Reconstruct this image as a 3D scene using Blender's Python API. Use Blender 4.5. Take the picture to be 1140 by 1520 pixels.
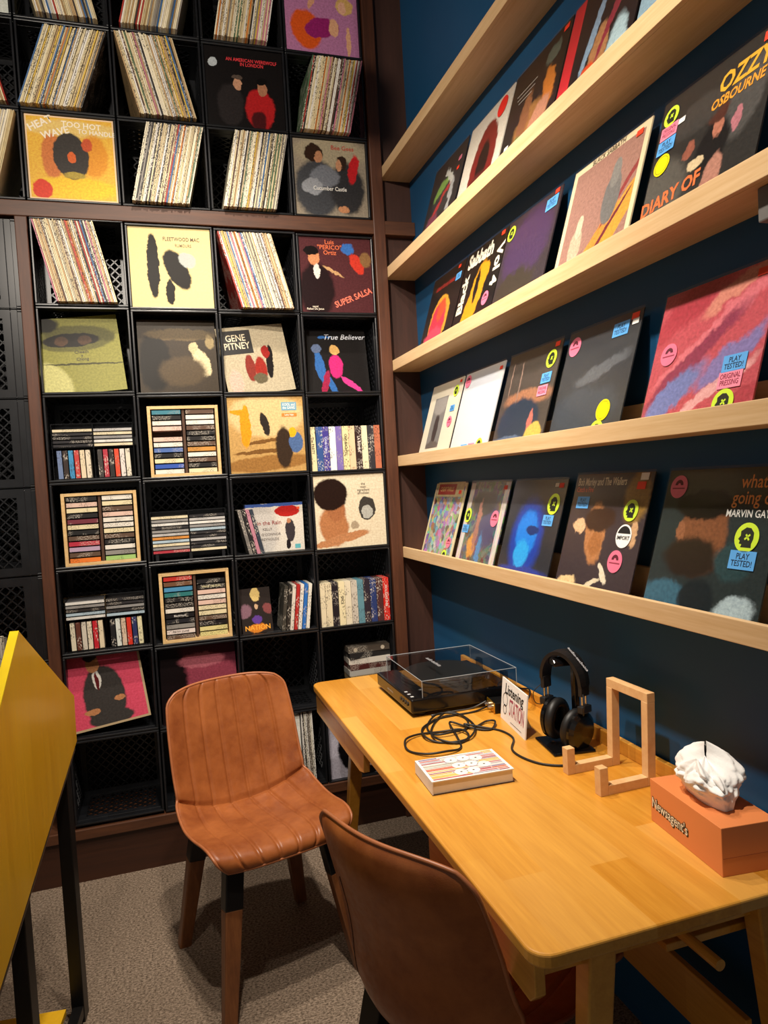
import bpy, bmesh, math, random
from mathutils import noise as mnoise
from mathutils import Vector, Matrix
random.seed(7)
for _o in list(bpy.data.objects): bpy.data.objects.remove(_o)
SC = bpy.context.scene
COL = SC.collection
R = math.radians

# ------------------------------------------------------------------ camera
Z0 = 2.56                                   # top of the lower crate bank above the floor
CAMPOS = Vector((-0.95307, -2.98136, Z0 - 1.05857))
CAM_ROWS = ((0.9519708, -0.3009521, -0.0563861), (-0.0668300, -0.0245127, -0.9974632), (0.2988065, 0.9533242, -0.0434480))
FPX = 1059.8
cam = bpy.data.cameras.new('camera'); camo = bpy.data.objects.new('camera', cam); COL.objects.link(camo)
cam.sensor_fit = 'HORIZONTAL'; cam.sensor_width = 36.0; cam.lens = 36.0 * FPX / 1140.0
cam.clip_start = 0.02
_m = Matrix.Identity(4)
for _i in range(3):
    _m[_i][0] = CAM_ROWS[0][_i]; _m[_i][1] = -CAM_ROWS[1][_i]; _m[_i][2] = -CAM_ROWS[2][_i]; _m[_i][3] = CAMPOS[_i]
camo.matrix_world = _m
SC.camera = camo

def pray(u, v):
    a, b = (u - 570.0) / FPX, (v - 760.0) / FPX
    return Vector([CAM_ROWS[0][i] * a + CAM_ROWS[1][i] * b + CAM_ROWS[2][i] for i in range(3)])
def onp(u, v, ax, val):                     # photo pixel -> point on an axis plane (floor, table top, wall ...)
    d = pray(u, v); t = (val - CAMPOS[ax]) / d[ax]
    return CAMPOS + d * t

# ------------------------------------------------------------------ world, lamps, exposure
W = bpy.data.worlds.new('world'); SC.world = W; W.use_nodes = True
W.node_tree.nodes['Background'].inputs[0].default_value = (1.0, 0.93, 0.84, 1)
W.node_tree.nodes['Background'].inputs[1].default_value = 0.21
SC.view_settings.view_transform = 'Standard'; SC.view_settings.look = 'None'
SC.view_settings.exposure = 0.22; SC.view_settings.gamma = 1.0; SC.view_settings.use_curve_mapping = False
TRACK_X, TRACK_Z = -0.76, 3.06
SPOTS = [((-0.80, -0.80, 3.42), (-0.62, -0.35, 0.6), 130), ((-0.76, -1.35, 3.0), (-0.15, -0.35, 1.05), 128), ((-0.76, -1.95, 3.0), (0.05, -1.35, 0.95), 125), ((-1.35, -2.35, 3.05), (-0.75, 0.0, 2.35), 165)]
for _i, (p, a, w) in enumerate(SPOTS):
    l = bpy.data.lights.new('spot_lamp', 'SPOT'); l.energy = w; l.color = (1.0, 0.89, 0.76)
    l.spot_size = R(104); l.spot_blend = 1.0; l.shadow_soft_size = 0.035
    o = bpy.data.objects.new('spot_lamp', l); COL.objects.link(o); o.location = p
    o.rotation_euler = (Vector(a) - Vector(p)).to_track_quat('-Z', 'Y').to_euler()

# ------------------------------------------------------------------ materials
def lin(h):
    if isinstance(h, (tuple, list)): return tuple(h)[:3]
    h = h.lstrip('#'); c = [int(h[i:i + 2], 16) / 255 for i in (0, 2, 4)]
    return tuple(x / 12.92 if x <= .04045 else ((x + .055) / 1.055) ** 2.4 for x in c)
def c4(h): return lin(h) + (1.0,)
class NT:
    def __init__(s, name):
        s.m = bpy.data.materials.new(name); s.m.use_nodes = True
        s.t = s.m.node_tree; s.b = s.t.nodes['Principled BSDF']; s.out = s.t.nodes['Material Output']
    def n(s, typ, **kw):
        x = s.t.nodes.new(typ)
        for k, v in kw.items(): setattr(x, k, v)
        return x
    def l(s, a, b): s.t.links.new(a, b)
    def mix(s, fac, a, b, mode='MIX'):
        x = s.n('ShaderNodeMix', data_type='RGBA', blend_type=mode)
        for sock, val in ((x.inputs[0], fac), (x.inputs[6], a), (x.inputs[7], b)):
            if hasattr(val, 'links'): s.l(val, sock)
            elif isinstance(val, (int, float)): sock.default_value = val
            else: sock.default_value = c4(val)
        return x.outputs[2]
    def noise(s, vec, scale, detail=2, rough=.5):
        x = s.n('ShaderNodeTexNoise'); x.inputs['Scale'].default_value = scale; x.inputs['Detail'].default_value = detail; x.inputs['Roughness'].default_value = rough
        if vec is not None: s.l(vec, x.inputs['Vector'])
        return x
    def mapping(s, vec, scale=(1, 1, 1), loc=(0, 0, 0), rot=(0, 0, 0)):
        x = s.n('ShaderNodeMapping'); x.inputs['Scale'].default_value = scale; x.inputs['Location'].default_value = loc; x.inputs['Rotation'].default_value = rot
        s.l(vec, x.inputs['Vector']); return x.outputs[0]
    def rng(s, v, a, b, c=0.0, d=1.0, smooth=False):
        x = s.n('ShaderNodeMapRange'); x.inputs[1].default_value = a; x.inputs[2].default_value = b; x.inputs[3].default_value = c; x.inputs[4].default_value = d
        if smooth: x.interpolation_type = 'SMOOTHSTEP'
        s.l(v, x.inputs[0]); return x.outputs[0]
    def bump(s, h, strength=.2, dist=.001):
        x = s.n('ShaderNodeBump'); x.inputs['Strength'].default_value = strength; x.inputs['Distance'].default_value = dist
        s.l(h, x.inputs['Height']); s.l(x.outputs[0], s.b.inputs['Normal'])
    def p(s, rough=.5, metal=0, spec=.5, coat=0, coatr=.1):
        b = s.b.inputs; b['Roughness'].default_value = rough; b['Metallic'].default_value = metal
        b['Specular IOR Level'].default_value = spec; b['Coat Weight'].default_value = coat; b['Coat Roughness'].default_value = coatr
    def coord(s, k='Object'): return s.n('ShaderNodeTexCoord').outputs[k]
_MC = {}
def flat(color, rough=.5, metal=0, spec=.5, coat=0, vary=.12, scale=30):
    key = ('flat', color, rough, metal, spec, coat, vary, scale)
    if key in _MC: return _MC[key]
    t = NT('paint_' + str(color).strip('#')); t.p(rough, metal, spec, coat)
    n = t.noise(t.coord(), scale, 3)
    c = lin(color)
    t.l(t.mix(t.rng(n.outputs[0], .3, .7), tuple(x * (1 - vary) for x in c), tuple(min(1, x * (1 + vary)) for x in c)), t.b.inputs['Base Color'])
    _MC[key] = t.m; return t.m
def wood(name, dark, light, grain=(1, 1, 1), scale=6, rough=.45, coat=0, bump=.05, detail=5):
    t = NT(name); t.p(rough, coat=coat)
    v = t.mapping(t.coord(), grain)
    a = t.noise(v, scale, detail, .6); b = t.noise(v, scale * 4.3, 3, .6)
    f = t.n('ShaderNodeMath', operation='ADD'); t.l(t.rng(a.outputs[0], .3, .7, 0, .65), f.inputs[0]); t.l(t.rng(b.outputs[0], .3, .7, 0, .35), f.inputs[1])
    t.l(t.mix(f.outputs[0], dark, light), t.b.inputs['Base Color']); t.bump(f.outputs[0], bump, .0006)
    return t.m
M = {}
M['post'] = wood('brown_stained_wood', '3a1f12', '5f3620', (9, 9, .6), 5, .5)
M['rail'] = wood('brown_stained_rail', '3a2012', '5f3820', (.6, 9, 9), 5, .5)
M['return'] = wood('dark_brown_panel', '2e180e', '41241a', (6, 6, .5), 4, .6)
M['plinth'] = wood('dark_brown_plinth', '2e170d', '41210f', (.5, 5, 9), 4, .5)
M['shelfwood'] = wood('maple_shelf', 'c8a271', 'dfc095', (14, .7, 14), 3, .5, bump=.03)
def m_table():
    t = NT('oiled_table_wood'); t.p(.34, coat=.2, coatr=.2)
    co = t.coord(); v = t.mapping(co, (12, .7, 12)); a = t.noise(v, 3.2, 5, .6); b_ = t.noise(v, 14, 3, .6)
    sp = t.n('ShaderNodeSeparateXYZ'); t.l(co, sp.inputs[0])
    def fl(sock, k, add=None):
        m = t.n('ShaderNodeMath', operation='MULTIPLY_ADD'); t.l(sock, m.inputs[0]); m.inputs[1].default_value = k
        if add is None: m.inputs[2].default_value = 50.0
        else: t.l(add, m.inputs[2])
        f = t.n('ShaderNodeMath', operation='FLOOR'); t.l(m.outputs[0], f.inputs[0]); return f.outputs[0]
    bx_ = fl(sp.outputs[0], 11.5); w1 = t.n('ShaderNodeTexWhiteNoise', noise_dimensions='1D'); t.l(bx_, w1.inputs['W'])
    by_ = fl(sp.outputs[1], 2.1, w1.outputs[0]); cb = t.n('ShaderNodeCombineXYZ'); t.l(bx_, cb.inputs[0]); t.l(by_, cb.inputs[1])
    w2 = t.n('ShaderNodeTexWhiteNoise', noise_dimensions='2D'); t.l(cb.outputs[0], w2.inputs['Vector'])
    f = t.n('ShaderNodeMath', operation='ADD'); t.l(t.rng(a.outputs[0], .3, .7, 0, .65), f.inputs[0]); t.l(t.rng(b_.outputs[0], .3, .7, 0, .35), f.inputs[1])
    c = t.mix(f.outputs[0], 'c07d20', 'e0a03c'); c = t.mix(t.rng(w2.outputs[0], .4, 1, 0, .42), c, 'e8b866'); c = t.mix(t.rng(w2.outputs[0], .5, 0, 0, .30), c, 'b8761c')
    t.l(c, t.b.inputs['Base Color']); t.bump(f.outputs[0], .02, .0006); return t.m
M['tablewood'] = m_table()
M['standwood'] = wood('beech_stand', 'd2a06a', 'e6c08c', (9, 9, 9), 2, .5)
M['rackwood'] = wood('pine_rack', 'c09a62', 'e0c08a', (3, 9, 9), 3, .55)
M['legwood'] = wood('walnut_leg', '573018', '82502a', (14, 14, 1.2), 3, .45)
M['blackplastic'] = flat('17181b', .30, spec=.5, vary=.3, scale=14)
M['blackgloss'] = flat('0b0b0d', .18, vary=.1)
M['blackmetal'] = flat('0c0b0b', .4, metal=.2, vary=.2)
M['chrome'] = flat('c8c8c8', .22, metal=1.0, vary=.05)
M['whitepaper'] = flat('e8e6e2', .7, vary=.04)
M['pagepaper'] = flat('e3d6bd', .8, vary=.05)
M['orange_card'] = flat('e48a50', .45, vary=.03, scale=4)
M['rubber'] = flat('161412', .5, vary=.1)
def m_wall():
    t = NT('navy_wall_paint'); t.p(.55, spec=.35)
    n = t.noise(t.coord(), 2.5, 4); t.l(t.mix(n.outputs[0], '12446a', '175079'), t.b.inputs['Base Color'])
    n2 = t.noise(t.coord(), 220, 2); t.bump(n2.outputs[0], .08, .001); return t.m
M['navy'] = m_wall()
M['darkwall'] = flat('0c0b0c', .9, vary=.1)
M['ceil'] = flat('1b1a1a', .9, vary=.1)
def m_carpet():
    t = NT('taupe_carpet'); t.p(.95, spec=.1)
    co = t.coord()
    n = t.noise(t.mapping(co, (1, 1.4, 1)), 120, 4, .8); n2 = t.noise(co, 3, 3); n3 = t.noise(co, 420, 1)
    c = t.mix(t.rng(n.outputs[0], .38, .62), '46392e', 'b09c88')
    c = t.mix(t.rng(n2.outputs[0], .35, .7, 0, .25), c, '6b5b4c')
    t.l(c, t.b.inputs['Base Color']); t.bump(n.outputs[0], .8, .006); return t.m
M['carpet'] = m_carpet()
def m_leather():
    t = NT('tan_leather'); t.p(.36, spec=.35)
    co = t.coord(); n = t.noise(co, 9, 5, .65); n2 = t.noise(co, 60, 3)
    c = t.mix(t.rng(n.outputs[0], .3, .72), '7c401e', 'a66233')
    t.l(c, t.b.inputs['Base Color']); vo = t.n('ShaderNodeTexVoronoi'); vo.inputs['Scale'].default_value = 420; t.l(co, vo.inputs['Vector'])
    t.bump(vo.outputs[0], .12, .0008)
    t.l(t.rng(n2.outputs[0], .3, .7, .3, .46), t.b.inputs['Roughness']); return t.m
M['leather'] = m_leather()
M['piping'] = flat('a0603a', .4, vary=.1)
def m_brass():
    t = NT('brushed_yellow_panel'); t.p(.3, metal=.0, coat=.2)
    co = t.coord(); n = t.noise(t.mapping(co, (40, 40, 1.5)), 2.2, 4, .6); n2 = t.noise(t.mapping(co, (5, 5, 1.2)), 1.5, 2)
    c = t.mix(t.rng(n.outputs[0], .25, .75), 'cf9a14', 'dfab1c'); c = t.mix(t.rng(n2.outputs[0], .35, .7, 0, .45), c, 'edbf2c')
    t.l(c, t.b.inputs['Base Color']); t.l(t.rng(n.outputs[0], .3, .7, .28, .42), t.b.inputs['Roughness']); return t.m
M['brass'] = m_brass()
M['yellowedge'] = flat('e8c80a', .4, vary=.06)
def m_glass(name, tint=(1, 1, 1), fac=.08, rough=.05):
    t = NT(name); tr = t.n('ShaderNodeBsdfTransparent'); gl = t.n('ShaderNodeBsdfGlossy'); mx = t.n('ShaderNodeMixShader')
    tr.inputs[0].default_value = tuple(tint) + (1,); gl.inputs['Roughness'].default_value = rough
    lw = t.n('ShaderNodeLayerWeight'); lw.inputs[0].default_value = .5
    pw = t.n('ShaderNodeMath', operation='POWER'); t.l(lw.outputs['Facing'], pw.inputs[0]); pw.inputs[1].default_value = 4.0
    ad = t.n('ShaderNodeMath', operation='MULTIPLY_ADD'); t.l(pw.outputs[0], ad.inputs[0]); ad.inputs[1].default_value = .6; ad.inputs[2].default_value = fac; ad.use_clamp = True
    t.l(ad.outputs[0], mx.inputs[0]); t.l(tr.outputs[0], mx.inputs[1]); t.l(gl.outputs[0], mx.inputs[2]); t.l(mx.outputs[0], t.out.inputs['Surface'])
    return t.m
M['lid'] = m_glass('clear_acrylic', (.93, .94, .95), .035, .02)
M['film'] = m_glass('clear_sleeve_film', (.985, .985, .985), .045, .20)
M['smoke'] = m_glass('smoked_rack_plastic', (.55, .55, .58), .08, .08)
def m_spine(name, axis, scale, amount=.5, rough=.55, coat=0):
    # printed spine: object colour with small runs of lettering-like print along the long axis
    t = NT(name); t.p(rough, coat=coat, coatr=.08)
    oi = t.n('ShaderNodeObjectInfo'); co = t.coord()
    sc = [scale * 1.0] * 3; sc[axis] = scale * .45
    off = t.n('ShaderNodeVectorMath', operation='ADD'); t.l(co, off.inputs[0])
    rv = t.n('ShaderNodeCombineXYZ'); t.l(oi.outputs['Random'], rv.inputs[axis]); t.l(rv.outputs[0], off.inputs[1])
    n = t.noise(t.mapping(off.outputs[0], tuple(sc)), 1, 1)
    sc2 = [8, 8, 8]; n2 = t.noise(t.mapping(off.outputs[0], tuple(sc2)), 1.6, 1)
    a = t.rng(n.outputs[0], .54, .58); b = t.rng(n2.outputs[0], .47, .52)
    mm = t.n('ShaderNodeMath', operation='MULTIPLY'); t.l(a, mm.inputs[0]); t.l(b, mm.inputs[1])
    m2 = t.n('ShaderNodeMath', operation='MULTIPLY'); t.l(mm.outputs[0], m2.inputs[0]); m2.inputs[1].default_value = amount
    bw = t.n('ShaderNodeRGBToBW'); t.l(oi.outputs['Color'], bw.inputs[0])
    ink = t.mix(t.rng(bw.outputs[0], .12, .2), 'd8cfc0', '2a201c')
    t.l(t.mix(m2.outputs[0], oi.outputs['Color'], ink), t.b.inputs['Base Color']); return t.m
M['recspine'] = m_spine('record_sleeve_print', 2, 330, .85)
M['tapespine'] = m_spine('video_case_print', 2, 240, .65, .4)
M['casspine'] = m_spine('cassette_card_print', 0, 420, .6, .3, .5)
M['cdspine'] = m_spine('cd_tray_print', 0, 620, .6, .25, .6)

def m_cover(name, base, blobs, nz=9, amp=.06, vor=None, border=None, rough=.38, spec=.14, grain=.2):
    """abstract printed artwork: soft irregular colour patches over a ground colour"""
    t = NT(name); t.p(rough, spec=spec)
    g = t.coord('Generated'); sp = t.n('ShaderNodeSeparateXYZ'); t.l(g, sp.inputs[0])
    cb = t.n('ShaderNodeCombineXYZ'); t.l(sp.outputs[0], cb.inputs[0]); t.l(sp.outputs[2], cb.inputs[1])
    seed = (abs(hash_(name)) % 97) * .37
    n = t.noise(t.mapping(cb.outputs[0], (1, 1, 1), (seed, seed * .7, 0)), nz, 6, .68)
    sub = t.n('ShaderNodeVectorMath', operation='SUBTRACT'); t.l(n.outputs[1], sub.inputs[0]); sub.inputs[1].default_value = (.5, .5, .5)
    sca = t.n('ShaderNodeVectorMath', operation='SCALE'); t.l(sub.outputs[0], sca.inputs[0]); sca.inputs['Scale'].default_value = amp * 2
    add = t.n('ShaderNodeVectorMath', operation='ADD'); t.l(cb.outputs[0], add.inputs[0]); t.l(sca.outputs[0], add.inputs[1])
    vec = add.outputs[0]
    col = t.mix(0.0, base, base)
    if vor:
        vo = t.n('ShaderNodeTexVoronoi'); vo.inputs['Scale'].default_value = vor[0]; t.l(vec, vo.inputs['Vector'])
        hs = t.n('ShaderNodeHueSaturation'); hs.inputs['Saturation'].default_value = vor[1]; hs.inputs['Value'].default_value = vor[2]; t.l(vo.outputs['Color'], hs.inputs['Color'])
        col = t.mix(vor[3], col, hs.outputs[0])
    for bl in blobs:
        cx, cy, rx, ry, colr = bl[:5]; soft = (bl[5] if len(bl) > 5 else .25) * .42; rot = bl[6] if len(bl) > 6 else 0
        s1 = t.n('ShaderNodeVectorMath', operation='SUBTRACT'); t.l(vec, s1.inputs[0]); s1.inputs[1].default_value = (cx, cy, 0)
        src = s1.outputs[0]
        if rot:
            vr = t.n('ShaderNodeVectorRotate', rotation_type='Z_AXIS'); vr.inputs['Angle'].default_value = R(-rot); t.l(src, vr.inputs['Vector']); src = vr.outputs[0]
        s2 = t.n('ShaderNodeVectorMath', operation='MULTIPLY'); t.l(src, s2.inputs[0]); s2.inputs[1].default_value = (1 / rx, 1 / ry, 0)
        ln = t.n('ShaderNodeVectorMath', operation='LENGTH'); t.l(s2.outputs[0], ln.inputs[0])
        col = t.mix(t.rng(ln.outputs['Value'], 1 - soft, 1 + soft, 1, 0, True), col, colr)
    if grain:
        n3 = t.noise(cb.outputs[0], 38, 4, .7)
        col = t.mix(grain, col, t.mix(t.rng(n3.outputs[0], .35, .65), (0, 0, 0), (1, 1, 1)), 'OVERLAY')
    if border:
        bw, bc = border
        mx = []
        for k in (0, 2):
            a = t.n('ShaderNodeMath', operation='SUBTRACT'); t.l(sp.outputs[k], a.inputs[0]); a.inputs[1].default_value = .5
            b = t.n('ShaderNodeMath', operation='ABSOLUTE'); t.l(a.outputs[0], b.inputs[0]); mx.append(b.outputs[0])
        c = t.n('ShaderNodeMath', operation='MAXIMUM'); t.l(mx[0], c.inputs[0]); t.l(mx[1], c.inputs[1])
        d = t.n('ShaderNodeMath', operation='GREATER_THAN'); t.l(c.outputs[0], d.inputs[0]); d.inputs[1].default_value = .5 - bw
        col = t.mix(d.outputs[0], col, bc)
    t.l(col, t.b.inputs['Base Color']); return t.m
def hash_(s):
    h = 7
    for ch in s: h = (h * 31 + ord(ch)) % 100003
    return h

# ------------------------------------------------------------------ mesh helpers
class MB:
    def __init__(s): s.v = []; s.f = []
    def add(s, vs, fs):
        k = len(s.v); s.v += [tuple(v) for v in vs]; s.f += [tuple(i + k for i in f) for f in fs]; return s
    def box(s, x0, x1, y0, y1, z0, z1):
        return s.add([(x0, y0, z0), (x1, y0, z0), (x1, y1, z0), (x0, y1, z0), (x0, y0, z1), (x1, y0, z1), (x1, y1, z1), (x0, y1, z1)],
                     [(0, 3, 2, 1), (4, 5, 6, 7), (0, 1, 5, 4), (1, 2, 6, 5), (2, 3, 7, 6), (3, 0, 4, 7)])
    def obox(s, a, b, w, h, up=(0, 0, 1), w2=None, h2=None):       # bar from a to b, section w x h (w across up x dir)
        a, b = Vector(a), Vector(b); d = (b - a).normalized(); u = Vector(up)
        r = d.cross(u)
        if r.length < 1e-6: r = d.cross(Vector((1, 0, 0)))
        r.normalize(); u = r.cross(d)
        w2 = w if w2 is None else w2; h2 = h if h2 is None else h2
        vs = []
        for p, ww, hh in ((a, w, h), (b, w2, h2)):
            for sx, sz in ((-1, -1), (1, -1), (1, 1), (-1, 1)): vs.append(p + r * sx * ww / 2 + u * sz * hh / 2)
        return s.add(vs, [(3, 2, 1, 0), (4, 5, 6, 7), (0, 1, 5, 4), (1, 2, 6, 5), (2, 3, 7, 6), (3, 0, 4, 7)])
    def prism(s, poly, fn0, fn1):                                    # polygon mapped by two functions to two faces
        n = len(poly)
        vs = [fn0(p) for p in poly] + [fn1(p) for p in poly]
        return s.add(vs, [tuple(range(n - 1, -1, -1)), tuple(range(n, 2 * n))] + [(i, (i + 1) % n, n + (i + 1) % n, n + i) for i in range(n)])
    def tube(s, pts, r, n=8, closed=False, r1=None):
        pts = [Vector(p) for p in pts]; m = len(pts); rings = []
        t0 = None; ref = Vector((0, 0, 1))
        for i, p in enumerate(pts):
            a = pts[(i - 1) % m] if (closed or i > 0) else p; b = pts[(i + 1) % m] if (closed or i < m - 1) else p
            t = (b - a); t = t.normalized() if t.length > 1e-9 else Vector((1, 0, 0))
            x = ref - t * ref.dot(t)
            if x.length < 1e-3: x = Vector((1, 0, 0)) - t * t.x
            x.normalize(); ref = x; y = t.cross(x)
            rr = r if r1 is None else r + (r1 - r) * i / (m - 1)
            rings.append([p + (x * math.cos(2 * math.pi * k / n) + y * math.sin(2 * math.pi * k / n)) * rr for k in range(n)])
        fs = []
        for i in range(m if closed else m - 1):
            j = (i + 1) % m
            for k in range(n): fs.append((i * n + k, i * n + (k + 1) % n, j * n + (k + 1) % n, j * n + k))
        if not closed: fs += [tuple(range(n - 1, -1, -1)), tuple(range((m - 1) * n, m * n))]
        return s.add([v for rg in rings for v in rg], fs)
    def lathe(s, prof, axis='Z', c=(0, 0, 0), n=32, start=None):     # prof: (r, h) pairs
        c = Vector(c); vs = []
        ax = {'X': (Vector((0, 1, 0)), Vector((0, 0, 1)), Vector((1, 0, 0))), 'Y': (Vector((0, 0, 1)), Vector((1, 0, 0)), Vector((0, 1, 0))), 'Z': (Vector((1, 0, 0)), Vector((0, 1, 0)), Vector((0, 0, 1)))}
        e1, e2, e3 = ax[axis] if isinstance(axis, str) else axis
        for r, h in prof:
            for k in range(n): vs.append(c + e3 * h + (e1 * math.cos(2 * math.pi * k / n) + e2 * math.sin(2 * math.pi * k / n)) * r)
        fs = []; m = len(prof)
        for i in range(m - 1):
            for k in range(n): fs.append((i * n + k, i * n + (k + 1) % n, (i + 1) * n + (k + 1) % n, (i + 1) * n + k))
        fs += [tuple(range(n - 1, -1, -1)), tuple(range((m - 1) * n, m * n))]
        return s.add(vs, fs)
    def mesh(s, name, mat=None, smooth=False):
        me = bpy.data.meshes.new(name); me.from_pydata(s.v, [], s.f); me.update()
        if mat is not None: me.materials.append(mat)
        if smooth:
            for p in me.polygons: p.use_smooth = True
        return me
    def build(s, name, mat, parent=None, smooth=False, bevel=0, seg=2, autos=None):
        return link(name, s.mesh(name, mat, smooth), parent, bevel, seg)
def link(name, me, parent=None, bevel=0, seg=2):
    o = bpy.data.objects.new(name, me); COL.objects.link(o)
    if parent is not None: o.parent = parent
    if bevel:
        b = o.modifiers.new('bevel', 'BEVEL'); b.width = bevel; b.segments = seg; b.limit_method = 'ANGLE'; b.angle_limit = R(40)
        if hasattr(b, 'harden_normals'): b.harden_normals = False
    return o
def empty(name, loc=(0, 0, 0), rz=0):
    o = bpy.data.objects.new(name, None); COL.objects.link(o); o.location = loc; o.rotation_euler = (0, 0, rz); o.empty_display_size = .05; return o
def tag(o, label, cat, group=None, kind=None):
    o['label'] = label; o['category'] = cat
    if group: o['group'] = group
    if kind: o['kind'] = kind
    return o
def struct(o): o['kind'] = 'structure'; return o
def smoothcurve(P, n=8, closed=False):
    P = [Vector(p) for p in P]; m = len(P); out = []
    for i in range(m if closed else m - 1):
        p0 = P[(i - 1) % m] if closed or i > 0 else P[0]; p1 = P[i]; p2 = P[(i + 1) % m]; p3 = P[(i + 2) % m] if closed or i + 2 < m else P[-1]
        for k in range(n):
            t = k / n
            out.append(.5 * ((2 * p1) + (p2 - p0) * t + (2 * p0 - 5 * p1 + 4 * p2 - p3) * t * t + (3 * p1 - p0 - 3 * p2 + p3) * t ** 3))
    if not closed: out.append(P[-1])
    return out
_TX = {}
def textmesh(s, shear=0, bold=0, res=2):
    k = (s, shear, bold, res)
    if k in _TX: return _TX[k]
    c = bpy.data.curves.new('lettering', 'FONT'); c.body = s; c.size = 1.0; c.align_x = 'CENTER'; c.align_y = 'CENTER'; c.shear = shear; c.offset = bold; c.resolution_u = res; c.space_line = .85
    o = bpy.data.objects.new('lettering_source', c); COL.objects.link(o)
    me = bpy.data.meshes.new_from_object(o); bpy.data.objects.remove(o); bpy.data.curves.remove(c)
    _TX[k] = me; return me
def lettering(parent, s, size, x, z, color, y=-.0006, rot=0, shear=0, bold=.01, sx=1.0, name='lettering', rough=.5):
    me = textmesh(s, shear, bold).copy(); me.materials.clear(); me.materials.append(flat(color, rough, vary=.03))
    o = link(name, me, parent); o.location = (x, y, z); o.rotation_euler = (R(90), R(-rot), 0); o.scale = (size * sx, size, size); return o

# ------------------------------------------------------------------ the room
XW = .195                                   # navy wall
PX, P = .3377, .335                         # crate pitch
GAP = .0647
def wallbox(name, mat, *b):
    return struct(MB().box(*b).build(name, mat))
wallbox('floor', M['carpet'], -6, .6, -7, .6, -.05, 0)
wallbox('wall_back', M['darkwall'], -6, .6, .36, .46, 0, 4.3)
wallbox('wall_right', M['navy'], XW, XW + .12, -7, .06, 0, 4.3)
wallbox('ceiling', M['ceil'], -6, .6, -7, .6, 4.3, 4.4)
wallbox('wall_return', M['return'], .0, XW + .1, .03, .06, 0, 4.3)
b = struct(MB().box(.004, .056, -.012, .03, 0, 4.3).build('trim_1', M['post'], bevel=.003))
b = struct(MB().box(-6, XW, -.010, .05, Z0 + .004, Z0 + GAP - .002).build('trim_2', M['rail'], bevel=.003))
b = struct(MB().box(-1.397, -1.354, -.010, .03, .2, Z0 + .004).build('trim_3', M['post'], bevel=.003))
pl = struct(MB().box(-6, .004, .004, .3, 0, .172).build('baseboard_back', M['plinth']))
ledge = struct(MB().box(-6, .004, -.012, .3, .172, Z0 - 7 * P - .002).build('trim_4', M['rail'], bevel=.003))
struct(MB().box(.056, XW, .012, .03, 0, .10).build('baseboard_return', M['plinth'], bevel=.002))
# hanging tracks with spotlights above the view
for k, (tx, ya, yb) in enumerate(((TRACK_X, -4.2, -.7), (-1.35, -4.2, -2.0))):
    zt = 3.62
    struct(MB().box(tx - .016, tx + .016, ya, yb, zt, zt + .03).tube([(tx, ya + .2, zt + .03), (tx, ya + .2, 4.3)], .005, 8).tube([(tx, yb - .2, zt + .03), (tx, yb - .2, 4.3)], .005, 8).build('trim_%d' % (5 + k), M['blackmetal']))
for i, (p, a, w) in enumerate(SPOTS):
    e = empty('spotlight', (p[0], p[1], 3.62)); tag(e, 'black cylindrical spotlight hanging from a ceiling track', 'spotlight', 'track spotlights')
    d = (Vector(a) - Vector(p)).normalized(); q = d.to_track_quat('Z', 'Y'); c = Vector((0, 0, p[2] - 3.62)) - d * .15
    MB().tube([(0, 0, 0), tuple(c)], .007, 8).build('stem', M['blackmetal'], e)
    e1, e2 = q @ Vector((1, 0, 0)), q @ Vector((0, 1, 0))
    MB().lathe([(.025, 0), (.036, .02), (.036, .12)], (e1, e2, d), c, 24).build('housing', M['blackmetal'], e)

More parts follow.
